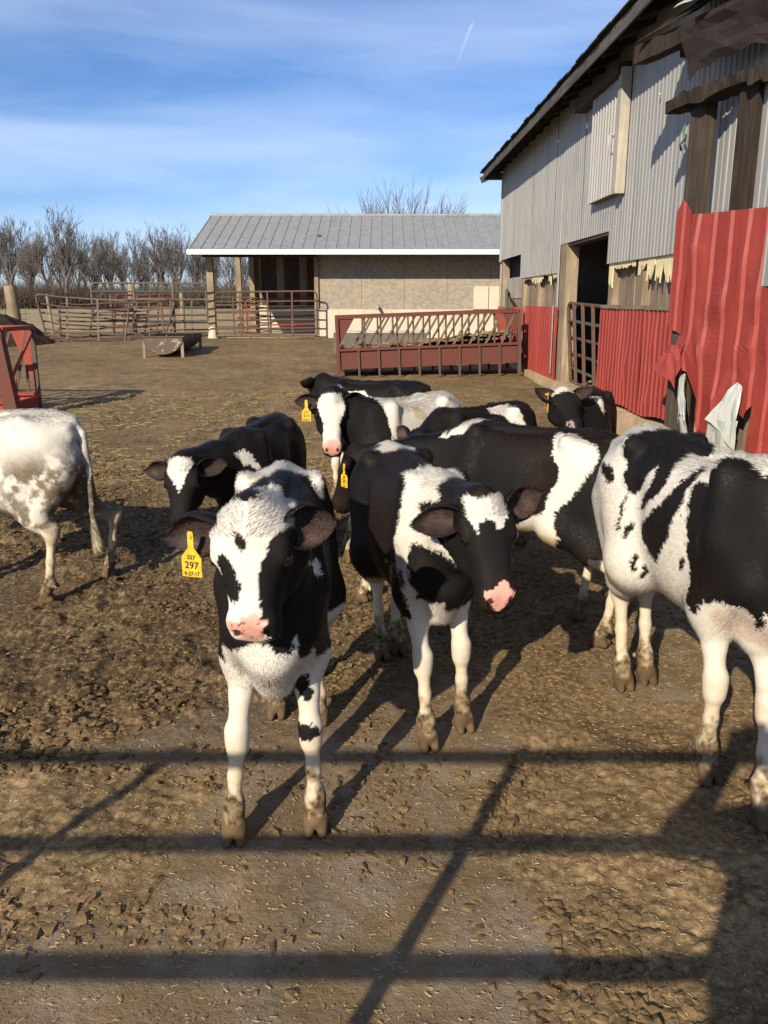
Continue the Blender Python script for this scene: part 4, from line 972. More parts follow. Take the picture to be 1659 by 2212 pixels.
    root = empty(name, (gx, gy, g0), a); tag(root, label, 'calf', group)
    o = np_mesh('body', V, F, M_COAT, root)
    at = o.data.color_attributes.new('col', 'FLOAT_COLOR', 'POINT'); at.data.foreach_set('color', np.concatenate([col, np.ones((len(V), 1))], 1).astype(np.float32).ravel())
    # eyes
    for s_ in (-1, 1):
        e = MB(); cc = H(.122, s_ * .072, .011); rad = .0175 * hs
        vs = []; fs = []; nu, nv = 14, 9
        for i in range(nv + 1):
            for j in range(nu):
                th = math.pi * i / nv; ph = 2 * math.pi * j / nu; vs.append(cc + rad * np.array((math.sin(th)*math.cos(ph), math.sin(th)*math.sin(ph), math.cos(th))))
        for i in range(nv):
            for j in range(nu): fs.append((i*nu+j, i*nu+(j+1)%nu, (i+1)*nu+(j+1)%nu, (i+1)*nu+j))
        e.add(vs, fs, True); e.build('eye', M_EYE, root)
    # hair
    if hair:
        Q = F; A = np.linalg.norm(np.cross(V[Q[:, 2]] - V[Q[:, 0]], V[Q[:, 3]] - V[Q[:, 1]]), axis=1) / 2
        zf = V[Q].mean(1)[:, 2] / S; A = A * np.where(zf < .05, 0.0, 1)
        pk = rng.choice(len(Q), hair, p=A / A.sum()); uv = rng.random((hair, 2)); b0, b1 = uv[:, :1], uv[:, 1:]
        q4 = V[Q[pk]]; n4 = N[Q[pk]]
        W_ = np.stack([(1-b0)*(1-b1), b0*(1-b1), b0*b1, (1-b0)*b1], 1)
        p = (q4 * W_).sum(1); nm = (n4 * W_).sum(1); nm /= np.maximum(np.linalg.norm(nm, axis=1, keepdims=True), 1e-9)
        efh = ef[Q[pk, 0]]; eth = et[Q[pk, 0]]
        q = p - P; ht, hr, hu = (q @ f) / hs / hl, (q @ r) / hs, (q @ u) / hs
        head = (ht > -.05) & (ht < .36) & (np.abs(hr) < .12) & (hu > -.17) & (hu < .08) & (efh == 0)
        z = p[:, 2] / S
        flow = np.tile(np.array((-1., 0, -.75)), (hair, 1)); flow[:, 2] -= 1.5 * sstep(.5, .4, z)
        flow[head] = (-f * .75 + np.array((0, 0, .0)))[None] + (r[None] * np.sign(hr[head])[:, None] * .6)
        ear = efh != 0; flow[ear] = 0
        for s_, e in ((1, ears[0]), (-1, ears[1])):
            if e is None: continue
            d = unit(r * s_ - f * e[0] - u * e[1]); flow[np.sign(efh) == s_] = d
        flow += (rng.random((hair, 3)) - .5) * .55
        clump = (np.stack([vnoise3(p * 45, 61), vnoise3(p * 45, 62), vnoise3(p * 45, 63)], 1) - .5) * .45; flow += clump
        flow -= nm * (flow * nm).sum(1, keepdims=True); flow /= np.maximum(np.linalg.norm(flow, axis=1, keepdims=True), 1e-6)
        ln = np.where(z < .42, .0055, .0115) * S; ln = np.where(head, .0065 * hs, ln); ln = np.where(head & (ht > .26), .004 * hs, ln)
        topl = sstep(.55, .95, nm[:, 2]) * (z > .75) * (~head); ln = ln * (1 + .9 * topl)
        tuft = head & (ht < .07) & (hu > -.02); ln = np.where(tuft, .015 * hs, ln)
        belly = sstep(-.3, -.9, nm[:, 2]) * (z > .36) * (z < .62); ln = ln * (1 + 1.0 * belly)
        tailh = (p[:, 0] < -.47 * S) & (z < .5) & (np.abs(p[:, 1]) < .08) ; ln = np.where(tailh & (z < tl[-1][2]/S + .14), .05, ln)
        ln = np.where(ear, np.where(eth > .85, .016, .010) * hs, ln)
        ln = ln * (.55 + .75 * rng.random(hair)); ln = np.where(z < .07, ln * .5, ln)
        lift_ = .22 + .40 * topl + .5 * tuft + .2 * belly + .25 * ear + .15 * (rng.random(hair) - .3)
        d0 = flow + nm * lift_[:, None] * 1.3; d0 /= np.linalg.norm(d0, axis=1, keepdims=True)
        d1 = flow + nm * lift_[:, None] * .35; d1 /= np.linalg.norm(d1, axis=1, keepdims=True)
        K = 4; pts = np.zeros((hair, K, 3)); pts[:, 0] = p - nm * .001
        for i in range(1, K):
            w_ = i / (K - 1); dd = d0 * (1 - w_) + d1 * w_; pts[:, i] = pts[:, i-1] + dd * (ln / (K - 1))[:, None]
        hc = finish(p, nm, efh, eth)
        dk = sstep(.25, .05, hc.mean(1))[:, None]; hc = hc * (1 + (rng.random((hair, 1)) - .5) * (.35 + .9 * dk))
        cu = bpy.data.hair_curves.new('coat_hair'); cu.add_curves([K] * hair)
        cu.attributes['position'].data.foreach_set('vector', pts.astype(np.float32).ravel())
        rad = cu.attributes.new('radius', 'FLOAT', 'POINT') if 'radius' not in cu.attributes else cu.attributes['radius']
        rr = np.tile(np.array((1., .9, .65, .15)), hair) * hair_r; rad.data.foreach_set('value', rr.astype(np.float32))
        ca_ = cu.attributes.new('col', 'FLOAT_COLOR', 'CURVE'); ca_.data.foreach_set('color', np.concatenate([hc, np.ones((hair, 1))], 1).astype(np.float32).ravel())
        na = cu.attributes.new('nrm', 'FLOAT_VECTOR', 'CURVE'); na.data.foreach_set('vector', nm.astype(np.float32).ravel())
        cu.materials.append(M_HAIR); ho = bpy.data.objects.new('coat_hair', cu); link(ho, root); ho['kind'] = 'stuff'
    c.root = root; c.loc = (gx, gy, g0, a)
    return c
COATDATA = {
 'A': [
  ('f', 'K', [(-0.91,0.048),(-0.68,0.055),(-0.55,0.072),(-0.49,0.095),(-0.44,0.123),(-0.34,0.146),(-0.31,0.182),(-0.36,0.225),(-0.4,0.253),(-0.4,0.279),(-0.44,0.293),(-0.56,0.29),(-0.6,0.302),(-0.46,0.311),(-0.54,0.326),(-0.8,0.332),(-1.01,0.345),(-3.1,0.345),(-3.1,-0.0020000000000000018)]),
  ('f', 'K', [(0.21,0.061),(0.12,0.056),(0.02,0.061),(-0.05,0.076),(-0.01,0.095),(0.06,0.103),(0.16,0.095),(0.2,0.078)]),
  ('f', 'K', [(0.68,0.116),(0.59,0.105),(0.47,0.117),(0.37,0.128),(0.29,0.154),(0.18,0.185),(0.15,0.205),(0.24,0.228),(0.42,0.244),(0.69,0.228),(2.43,0.195),(0.83,0.162),(0.76,0.139)]),
  ('f', 'P', [(0.21,0.282),(-0.02,0.272),(-0.25,0.267),(-0.4,0.282),(-0.44,0.29),(-0.56,0.289),(-0.46,0.311),(-0.55,0.327),(-0.19,0.332),(0.31,0.332),(0.35,0.323),(0.26,0.302)]),
  ('f', 'P', [(0.34,0.334),(-0.19,0.332),(-0.75,0.331),(-0.84,0.338),(-0.04,0.345),(0.56,0.342)]),
  ('c', 'W', [(-0.13,0.576),(-0.111,0.571),(-0.071,0.597),(-0.04,0.61),(-0.002,0.598),(0.026,0.577),(0.045,0.599),(0.065,0.632),(0.074,0.603),(0.081,0.543),(0.103,0.604),(0.11,0.523),(0.108,0.448),(-0.002,0.496),(-0.125,0.47)]),
  ('b', 'W', [(-0.267,-0.73),(-0.24,-0.57),(-0.267,-0.38),(-0.381,-0.03),(-0.358,0.29),(-0.23,0.53),(-0.25,0.7),(-0.218,0.64),(-0.213,0.46),(-0.247,0.31),(-0.251,0.11),(-0.192,-0.09),(-0.212,-0.21),(-0.211,-0.49)]),
  ('b', 'W', [(0.491,-0.03),(-0.131,-0.11),(-0.006,0.06),(0.032,0.23),(0.481,0.27),(0.473,0.27),(0.507,0.14),(0.52,0.0)]),
  ('b', 'W', [(0.487,0.4),(0.483,0.44),(0.276,0.74),(0.278,1.01),(0.298,0.95),(0.321,0.63)]),
 ],
 'B': [
  ('b', 'W', [(0.081,-0.04),(0.165,-0.08),(-0.264,0.72),(0.189,0.21),(0.248,0.36),(0.355,-0.02),(0.365,-0.16),(0.418,-0.28),(0.3,-0.49),(0.528,-0.77),(0.32,-1.2),(0.322,-1.75),(0.327,-1.91),(0.231,-1.99),(0.236,-1.66),(0.256,-1.09),(0.247,-0.81),(0.24,-0.58),(0.231,-0.44),(0.064,-0.13)]),
  ('c', 'W', [(-0.13,0.637),(-0.124,0.578),(-0.093,0.52),(-0.057,0.506),(-0.035,0.519),(-0.005,0.473),(0.012,0.496),(0.089,0.452),(0.121,0.47),(0.112,0.367),(0.117,0.293),(0.056,0.288),(-0.092,0.338),(-0.098,0.416),(-0.129,0.528),(-0.142,0.598)]),
  ('f', 'W', [(0.81,-0.021),(0.53,-0.015),(0.22,0.006),(-0.05,0.004),(-0.66,-0.015),(-0.63,0.015),(-0.58,0.065),(-0.35,0.101),(-0.18,0.114),(-0.06,0.081),(0.14,0.074),(0.38,0.08),(0.47,0.117),(0.58,0.09),(0.68,0.062),(0.73,0.019)]),
  ('f', 'P', [(0.74,0.286),(0.55,0.295),(0.4,0.291),(0.06,0.278),(-0.17,0.259),(-0.31,0.27),(-0.48,0.293),(-0.66,0.323),(-0.25,0.33),(0.76,0.325),(0.79,0.307)]),
 ],
 'H': [
  ('b', 'K', [(-0.254,-0.6),(-0.248,-0.5),(-0.315,-0.17),(-0.229,0.02),(-0.258,0.42),(0.015,0.03),(0.037,-0.06),(0.007,-0.17),(-0.028,-0.16),(-0.031,-0.37),(-0.026,-0.58),(-0.021,-0.76),(-0.049,-0.97),(-0.097,-1.21),(-0.141,-1.24),(-0.11,-0.96),(-0.091,-0.69),(-0.112,-0.52),(-0.126,-0.63),(-0.144,-0.86),(-0.179,-1.04),(-0.215,-1.05),(-0.239,-0.83),(-0.242,-0.71),(-0.26,-0.67)]),
  ('b', 'K', [(-0.102,-1.51),(-0.025,-1.11),(0.014,-0.78),(0.031,-0.6),(0.059,-0.39),(0.087,-0.27),(0.087,-0.49),(0.077,-0.63),(0.088,-0.82),(0.074,-1.08),(0.054,-1.42),(0.033,-1.82),(-0.0,-2.11),(-0.034,-2.06),(-0.084,-1.89),(-0.11,-1.7)]),
  ('b', 'K', [(0.097,-0.75),(0.092,-0.52),(0.203,-0.46),(0.141,-0.07),(0.224,-0.15),(0.296,-0.18),(0.354,-0.5),(0.381,-1.17),(0.379,-2.75),(0.352,-2.84),(0.353,-2.56),(0.342,-2.4),(0.334,-2.3),(0.277,-2.29),(0.237,-2.32),(0.209,-2.45),(0.178,-2.43),(0.152,-2.38),(0.154,-2.19),(0.15,-1.96),(0.13,-1.64),(0.121,-1.17)]),
  ('b', 'K', [(-0.393,-0.79),(-0.289,-0.87),(-0.262,-1.01),(-0.29,-1.09),(-0.329,-1.01)]),
  ('b', 'K', [(-0.165,-1.9),(-0.171,-1.71),(-0.15,-1.64),(-0.147,-1.83),(-0.155,-1.92)]),
  ('b', 'K', [(-0.115,-2.22),(-0.105,-2.09),(-0.093,-2.15),(-0.103,-2.29),(-0.104,-2.37),(-0.113,-2.32)]),
  ('b', 'K', [(-0.089,-2.32),(-0.071,-2.26),(-0.064,-2.39),(-0.085,-2.46),(-0.09,-2.4)]),
  ('b', 'K', [(0.109,-1.93),(0.128,-1.77),(0.122,-2.06),(0.106,-2.08)]),
  ('b', 'K', [(-0.2,-1.81),(-0.208,-1.52),(-0.209,-1.19),(-0.198,-1.13),(-0.197,-1.5),(-0.189,-1.79)]),
 ],
 'C': [
  ('b', 'W', [(-0.203,0.71),(-0.182,0.34),(-0.173,0.12),(-0.226,0.2),(-0.311,0.35),(-0.378,0.42),(-0.403,0.64),(-0.394,0.82),(-0.356,1.24),(-0.296,1.75),(-0.25,1.97),(-0.252,2.16),(-0.284,2.43),(-0.254,2.64),(-0.176,2.57),(-0.028,2.94),(0.018,2.94),(-0.017,2.63),(-0.101,2.26),(-0.19,1.99),(-0.21,1.57),(-0.243,1.24),(-0.24,0.93)]),
 ],
 'D': [
  ('f', 'W', [(0.91,0.037),(0.61,0.007),(-0.03,0.007),(-0.58,0.008),(-0.78,0.063),(-0.84,0.09),(-0.66,0.145),(-0.59,0.185),(-1.09,0.239),(-0.71,0.279),(-1.07,0.295),(-0.8,0.324),(0.97,0.316),(1.02,0.278),(1.36,0.232),(0.76,0.222),(0.62,0.178),(0.74,0.143),(0.77,0.097)]),
  ('f', 'P', [(0.53,0.294),(0.42,0.274),(-0.08,0.265),(-0.48,0.274),(-0.72,0.3),(-0.8,0.324),(0.37,0.324)]),
 ],
 'E': [
  ('b', 'W', [(0.221,0.65),(0.164,0.46),(0.15,0.43),(0.193,0.64)]),
  ('b', 'W', [(0.15,0.65),(0.107,0.55),(-0.01,0.46),(-0.06,0.68),(-0.036,0.78),(0.04,0.78),(0.084,0.9)]),
  ('b', 'W', [(-0.05,0.66),(-0.069,0.68),(-0.16,1.02),(-0.146,1.05)]),
 ],
 'F': [
  ('b', 'W', [(-0.093,0.1),(-0.25,0.12),(-0.232,0.43),(-0.28,0.72),(-0.292,0.93),(-0.184,0.69),(-0.14,0.45),(-0.068,0.3)]),
 ],
 'G': [
  ('f', 'G', [(0.7,0.305),(0.19,0.3),(-0.05,0.332),(0.92,0.341),(0.86,0.326)]),
 ],
 'J': [
  ('f', 'W', [(1.17,0.002),(0.02,-0.009),(-0.53,0.0),(-0.65,0.023),(-0.37,0.083),(-0.05,0.164),(0.26,0.122),(0.73,0.053)]),
  ('f', 'P', [(0.25,0.319),(-0.15,0.289),(-0.51,0.307),(-0.33,0.324)]),
  ('b', 'W', [(0.415,0.12),(0.352,0.29),(0.325,0.62),(0.304,1.01),(0.343,0.91),(0.384,0.41)]),
 ],
 'I': [
 ],
}

def blobm(V, c, r):
    d = (V - np.array(c)) / np.array(r); return (d * d).sum(1) < 1
def make_coat(key, base, head, legs, legz, extra=None):
    def coat(c, V, N, ishead, hj, ef, et):
        n = len(V); C = np.zeros((n, 3)); nz_ = fbm3(V * 5, 77)[:, None]
        sunb = sstep(.35, .7, nz_)
        blk = BLACK * (1 - sunb * .8) + BROWN * sunb * .8 if base == 'B' else BLACK * (1 - sunb * .4) + BROWN * sunb * .4
        wht = np.tile(WHITE, (n, 1)) * (.9 + .16 * fbm3(V * 9, 78)[:, None])
        pnk = PINK * (.75 + .5 * fbm3(V * 70, 79)[:, None])
        gry = np.array((.28, .24, .22)) * (.4 + 1.2 * fbm3(V * 90, 80)[:, None])
        col = {'K': np.tile(BLACK, (n, 1)) if False else blk, 'B': blk, 'W': wht, 'P': pnk, 'G': gry}
        C[:] = col[base]; hm = ishead; C[hm] = col[head][hm]
        ph = np.arctan2(V[:, 1], V[:, 2] - .66); th = np.arctan2(hj[:, 1], hj[:, 2] + .04)
        lg = (V[:, 2] < legz + .05 * (fbm3(V * 8, 81) - .5)) & ~ishead
        C[lg] = col[legs][lg]
        for ch, cc, pts in COATDATA.get(key, []):
            if ch == 'b': m = inpoly(V[:, 0], ph, pts) & ~ishead & (V[:, 2] > .36)
            elif ch == 'c': m = inpoly(V[:, 1], V[:, 2], pts) & ~ishead & (V[:, 0] > .12) & (N[:, 0] > -.3)
            else: m = inpoly(th, hj[:, 0], pts) & ishead
            C[m] = col[cc][m]
        if extra: extra(c, V, N, ishead, hj, ph, th, C, col)
        return C
    return coat
def ex_A(c, V, N, h, hj, ph, th, C, col):
    for q, r_ in (((.273, .071, .43), (.05, .022, .045)), ((.285, .085, .40), (.05, .018, .03)), ((.291, .072, .30), (.06, .045, .026)), ((.365, .085, .585), (.05, .02, .04)), ((.37, .045, .60), (.05, .015, .035))):
        m = blobm(V, q, r_) & ~h; C[m] = col['B'][m]
    m = h & (hj[:, 0] > .292) & (th > -.30) & (th < .85) & (hj[:, 2] > -.045); C[m] = col['P'][m]
    m = h & (hj[:, 0] > .29) & (np.abs(th) < 1.0) & (fbm3(V * 130, 90) > .66); C[m] = C[m] * .25
    m = (V[:, 0] < -.30) & (V[:, 1] > .02) & (V[:, 2] > .80) & ~h; C[m] = col['W'][m]
def ex_B(c, V, N, h, hj, ph, th, C, col):
    m = h & (hj[:, 0] > .300) & (np.abs(th) < .72) & (hj[:, 2] > -.045); C[m] = col['P'][m]
    m = (np.abs(ph) < .22 + .12 * np.sin(V[:, 0] * 40)) & (V[:, 0] < -.20) & ~h; C[m] = col['W'][m]
    m = (V[:, 0] < -.44) & (np.abs(V[:, 1]) < .035) & ~h; C[m] = col['W'][m]
    m = (V[:, 2] < .455) & (np.abs(V[:, 1]) < .13) & (V[:, 0] < .15) & (V[:, 0] > -.25); C[m] = col['W'][m] * np.array((.95, .8, .65))
def ex_C(c, V, N, h, hj, ph, th, C, col):
    m = (np.abs(ph - .1) < .32) & (V[:, 0] > .22) & (V[:, 0] < .40) & (fbm3(V * 14, 91) > .45) & ~h; C[m] = col['W'][m]
    m = (V[:, 2] < .47) & (V[:, 0] < .2) & (V[:, 0] > -.27) & ~h; C[m] = (col['W'] * np.array((.95, .78, .55)))[m]
    m = blobm(V, (-.33, .13, .43), (.10, .08, .10)) & ~h; C[m] = col['B'][m]
def ex_D(c, V, N, h, hj, ph, th, C, col):
    m = h & (hj[:, 0] > .285) & (np.abs(th) < 1.0) & (hj[:, 2] > -.05); C[m] = col['P'][m]
    m = h & (hj[:, 0] > .285) & (hj[:, 2] < -.05); C[m] = col['W'][m]
    m = ((V[:, 0] > .27) & (V[:, 2] > .50) & ~h); C[m] = col['K'][m]
    m = (V[:, 0] < .30) & (V[:, 2] > .6) & (fbm3(V * 11, 92) > .62) & ~h; C[m] = C[m] * np.array((.82, .74, .6))
    m = blobm(V, (.24, -.09, .36), (.07, .06, .05)); C[m] = col['K'][m]
def ex_E(c, V, N, h, hj, ph, th, C, col): pass
def ex_G(c, V, N, h, hj, ph, th, C, col):
    m = h & (hj[:, 0] < .055) & (np.abs(th) < .95); C[m] = col['W'][m]
    m = (V[:, 0] > .05) & (V[:, 0] < .25) & (np.abs(ph - .35) < .35) & ~h; C[m] = col['W'][m]
def ex_H(c, V, N, h, hj, ph, th, C, col):
    m = (ph > .30) & (V[:, 2] > .5) & (fbm3(V * np.array((9., 4, 3)), 93) > .47) & ~h; C[m] = col['K'][m]
    m = (V[:, 0] > .30) & (V[:, 2] > .56) & (V[:, 1] < .10) & ~h; C[m] = col['K'][m]
    m = blobm(V, (-.52, 0, .40), (.08, .08, .16)); C[m] = C[m] * np.array((.75, .66, .5))
    m = blobm(V, (.30, -.05, .50), (.07, .10, .05)); C[m] = C[m] * np.array((.98, .86, .81))
def ex_I(c, V, N, h, hj, ph, th, C, col):
    n1 = fbm3(V * 7, 94); n2 = fbm3(V * 26, 95); n3 = fbm3(V * 70, 96)
    w = np.maximum(sstep(.34, .16, np.abs(V[:, 0] + .40)) * sstep(.80, .62, V[:, 2]) * sstep(.26, .40, V[:, 2]), sstep(.52, .45, V[:, 2]) * sstep(.30, .40, V[:, 2]))
    d = np.clip(w * sstep(.45, .56, n1 * .4 + n2 * .4 + n3 * .2 + .035), 0, 1)[:, None]
    C[:] = C * (1 - d * .92) + np.array((.085, .06, .034)) * (.15 + 1.5 * sstep(.3, .7, n3)[:, None]) * d * .92
    d2 = (sstep(.52, .66, n2) * .5 * sstep(.86, .5, V[:, 2]))[:, None]; C[:] = C * (1 - d2) + np.array((.2, .15, .09)) * d2
COATS = {'A': make_coat('A', 'K', 'W', 'W', .50, ex_A), 'B': make_coat('B', 'B', 'K', 'W', .43, ex_B), 'C': make_coat('C', 'B', 'K', 'W', .40, ex_C), 'D': make_coat('D', 'W', 'K', 'W', .5, ex_D),
  'E': make_coat('E', 'K', 'K', 'W', .35), 'F': make_coat('F', 'K', 'K', 'W', .35), 'G': make_coat('G', 'K', 'K', 'K', .3, ex_G), 'H': make_coat('H', 'W', 'K', 'W', .4, ex_H),
  'I': make_coat('I', 'W', 'W', 'W', .4, ex_I), 'J': make_coat('J', 'K', 'K', 'W', .25)}
HAIRF = 1.0
def hn(n): return int(n * HAIRF)
CALVES = []
EO = (.045, .03, .027)
def mk(*a, **k): c = calf(*a, **k); CALVES.append(c); return c
COATS = globals().get('COATS', {})
# A: nearest calf facing the camera
A = mk('calf', 'calf with white face and yellow tag 297, nearest and facing straight ahead', (-.325, 2.40), 176, S=1.05, fat=.94, poll=(-.312, 1.90, 1.005), face=(.0, -.34, -.94), dors=(-.16, -1, .2), hl=.76,
   headscale=1.08, feet=[(-.43, 2.07), (-.20, 2.11), (-.40, 2.79), (-.24, 2.74)], ears=((-.12, .12), (.12, .12, None, .74)), vox=.0065, tag_on=1, coat=COATS.get('A'), hair=hn(150000), earcol=EO, seed=1)
B = mk('calf', 'calf with white shoulder band and white forehead patch, looking aside amid the herd', (.12, 2.95), 165, S=1.03, poll=(.292, 2.41, .912), face=(.15, -.48, -.83), dors=(.22, -.9, .45), hl=.92,
   headscale=.99, feet=[(.15, 2.57), (.285, 2.70), (-.015, 3.28), (.055, 3.36)], ears=((-.05, .15), (.35, -.1)), vox=.0065, coat=COATS.get('B'), hair=hn(150000), earcol=EO, seed=2)
Hc = mk('calf', 'large calf with zebra like black and white stripes beside the torn red sheeting, rump first', (1.065, 2.63), 169, S=1.15, fat=.90, poll=(1.32, 1.88, .72), face=(.2, -.3, -.9), dors=(.1, -1, .2),
   headscale=.95, feet=[(1.04, 2.36), (1.12, 2.14), (.95, 3.02), (1.06, 3.08)], ears=((0, .2), (0, .2)), vox=.0075, coat=COATS.get('H'), hair=hn(150000), earcol=EO, seed=3)
C = mk('calf', 'dark calf with white flank patch standing sideways behind the white banded calf', (.65, 3.80), 305, S=1.03, poll=(-.14, 4.22, .73), face=(-.35, .2, -.85), dors=(-.8, .3, .5),
   headscale=.95, feet=[(.30, 4.1), (-.10, 3.98), (.945, 3.75), (.975, 3.42)], ears=((0, .2), (.15, .1)), vox=.009, tag_on=-1, coat=COATS.get('C'), hair=hn(60000), hair_r=.0009, earcol=EO, seed=4)
D = mk('calf', 'calf with broad white face and yellow tag 311 and a white back', (.12, 5.0), 222, S=1.0, poll=(-.30, 4.72, .98), face=(.02, -.35, -.9), dors=(.05, -1, .3),
   headscale=1.0, feet=[(-.22, 4.75), (-.20, 4.62), (.20, 5.42), (.42, 5.2)], ears=((.05, .2), (.15, .2)), vox=.009, tag_on=1, coat=COATS.get('D'), hair=hn(50000), hair_r=.0011, earcol=EO, seed=5)
E = mk('calf', 'black calf with white shoulder stripe turned away behind the calf tagged 311', (-.12, 6.0), 290, S=.98, poll=(-.45, 6.15, .93), face=(-.3, .6, -.6), dors=(-.2, .5, .9),
   headscale=1.0, ears=((.5, .1), (.5, .1)), vox=.011, coat=COATS.get('E'), hair=hn(30000), hair_r=.0013, earcol=EO, seed=6)
F_ = mk('calf', 'black backed calf with white rump patch, mostly hidden behind the dark sideways calf', (.52, 4.80), 232, S=.97, poll=(.20, 4.50, .77), face=(-.5, -.2, -.85), dors=(-.4, -.6, .5),
   headscale=1.0, ears=((.2, .1), (.2, .1)), vox=.011, coat=COATS.get('F'), hair=hn(30000), hair_r=.0012, earcol=EO, seed=7)
G_ = mk('calf', 'black faced calf with white poll lifting its muzzle near the red barn wall', (1.32, 5.35), 200, S=.97, poll=(1.08, 5.0, .945), face=(.05, -.85, -.42), dors=(.0, -.45, .9),
   headscale=1.0, ears=((.2, -.75), (.2, -.75)), vox=.010, tag_on=1, coat=COATS.get('G'), hair=hn(40000), hair_r=.0012, earcol=EO, seed=8)
I_ = mk('calf', 'dirty white calf seen from behind beside the red feeder frame', (-2.06, 4.15), 270, S=1.05, fat=.93, poll=(-2.8, 4.2, .95), face=(-.7, 0, -.7), dors=(-.6, 0, .8),
   headscale=1.0, tail=[(-.455, 0, .86), (-.50, 0, .80), (-.522, .01, .62), (-.52, .015, .42), (-.53, .0, .24)], feet=[None, None, (-1.53, 4.38), (-1.72, 3.98)], vox=.0085, coat=COATS.get('I'), hair=hn(70000), hair_r=.0009, earcol=EO, seed=9)
J = mk('calf', 'black calf with white triangle on its forehead, peering past the calf tagged 297', (-.66, 4.22), 190, S=.97, poll=(-.90, 3.64, .80), face=(-.02, -.4, -.88), dors=(-.1, -1, .35),
   headscale=.95, ears=((-.05, .15), (.25, .15)), vox=.0085, coat=COATS.get('J'), hair=hn(50000), hair_r=.0010, earcol=EO, seed=10)
# ================================================================ ear tags
def ear_tag(c, lines, label, yaw=0., w_=.056, tilt=0.):
    P0, d, opn, wd = c.tagpt; root = c.root
    n = np.array((opn[0], opn[1], 0.0)); n = unit(n); cy, sy = math.cos(yaw), math.sin(yaw); n = np.array((n[0]*cy - n[1]*sy, n[0]*sy + n[1]*cy, 0))
    up = unit(np.array((0, 0, 1.0)) - n * tilt); rt = unit(np.cross(up, n)); n = np.cross(rt, up)
    k_ = w_ / .056
    poly = [(-.0085, .008), (-.0085, -.030), (-.028, -.055), (-.028, -.108), (.028, -.108), (.028, -.055), (.0085, -.030), (.0085, .008), (.005, .014), (-.005, .014)]
    M4 = Matrix(((rt[0], up[0], n[0], P0[0] + n[0]*.016), (rt[1], up[1], n[1], P0[1] + n[1]*.016), (rt[2], up[2], n[2], P0[2]), (0, 0, 0, 1)))
    t = MB().prism([(a*k_, b*k_) for a, b in poly], (0, 0, 0), (1, 0, 0), (0, 1, 0), (0, 0, 1), .0022).build('ear_tag', M_TAG, root); t.matrix_local = M4; t['label'] = label
    bv = t.modifiers.new('soft', 'BEVEL'); bv.width = .0006; bv.segments = 1
    MB().tube([(0, 0, -.016), (0, 0, .006)], .0045 * k_, 10).build('stud', M_TAG, t)
    for txt, size, y, sx in lines:
        cu = bpy.data.curves.new('tag_number', 'FONT'); cu.body = txt; cu.size = size * k_; cu.align_x = 'CENTER'; cu.extrude = .0002; cu.offset = .0006 * k_; cu.space_character = 1.05
        tmp = bpy.data.objects.new('tag_number_text', cu); me = bpy.data.meshes.new_from_object(tmp); bpy.data.objects.remove(tmp); me.materials.clear(); me.materials.append(M_INK); o = link(bpy.data.objects.new('tag_number', me), t); o.location = (0, y * k_, .0026); o.scale = (sx, 1, 1); o.rotation_euler = (0, 0, R(random.uniform(-3, 3)))
ear_tag(A, (('257', .0155, -.060, .95), ('297', .026, -.085, .95), ('9-27-17', .0145, -.104, .9)), 'yellow plastic ear tag with handwritten 297', -.05, .053)
ear_tag(D, (('264', .0155, -.060, .95), ('311', .026, -.085, .95), ('10-29-17', .0135, -.104, .85)), 'yellow plastic ear tag with handwritten 311', -.1)
ear_tag(C, (('28', .0155, -.060, .95), ('30', .026, -.085, .95), ('10-', .0145, -.104, .9)), 'yellow plastic ear tag partly hidden by another calf', .9)
ear_tag(G_, (('304', .024, -.085, .95),), 'yellow plastic ear tag turned edge on', .9)

# ================================================================ gate and person standing behind the camera (they cast the shadows in front)
fg = empty('front_gate', (-3.3, .06, 0)); tag(fg, 'tubular yard gate standing in front of the person', 'gate')
gx0, gx1 = 0., 3.62
for z in (1.383, 1.122, .866, .61, .355, .12): MB().tube([(gx0, 0, z), (gx1, 0, z)], .0225, 10).build('rail', M_TUBG, fg)
for x in (.02, 1.395, 2.585, 3.60): MB().tube([(x, .03, .08), (x, .03, 1.395)], .0215, 10).build('stile', M_TUBG, fg)
G = SDF((-.40, -.75, -.02), (.62, .10, 1.86), .012)
cx, cy = .0, -.40
for s_ in (-1, 1):
    G.cone((cx + s_*.09, cy, .88), (cx + s_*.10, cy + .01, .50), .095, .07, .03); G.cone((cx + s_*.10, cy + .01, .50), (cx + s_*.11, cy - .02, .09), .068, .048, .03); G.cone((cx + s_*.11, cy - .05, .045), (cx + s_*.12, cy + .14, .035), .046, .04, .03)
G.cone((cx, cy, .92), (cx, cy, 1.12), .15, .145, .05, flat=((1, 0, 0), .80)); G.cone((cx, cy, 1.12), (cx, cy, 1.36), .145, .135, .05, flat=((1, 0, 0), .72)); G.cone((cx, cy, 1.42), (cx, cy + .03, 1.58), .065, .06, .04)
G.cone((cx, cy + .03, 1.62), (cx, cy + .05, 1.70), .085, .088, .03); G.cone((cx, cy + .11, 1.62), (cx, cy + .135, 1.60), .02, .012, .02); G.cone((cx, cy + .08, 1.57), (cx, cy + .095, 1.565), .05, .035, .03)
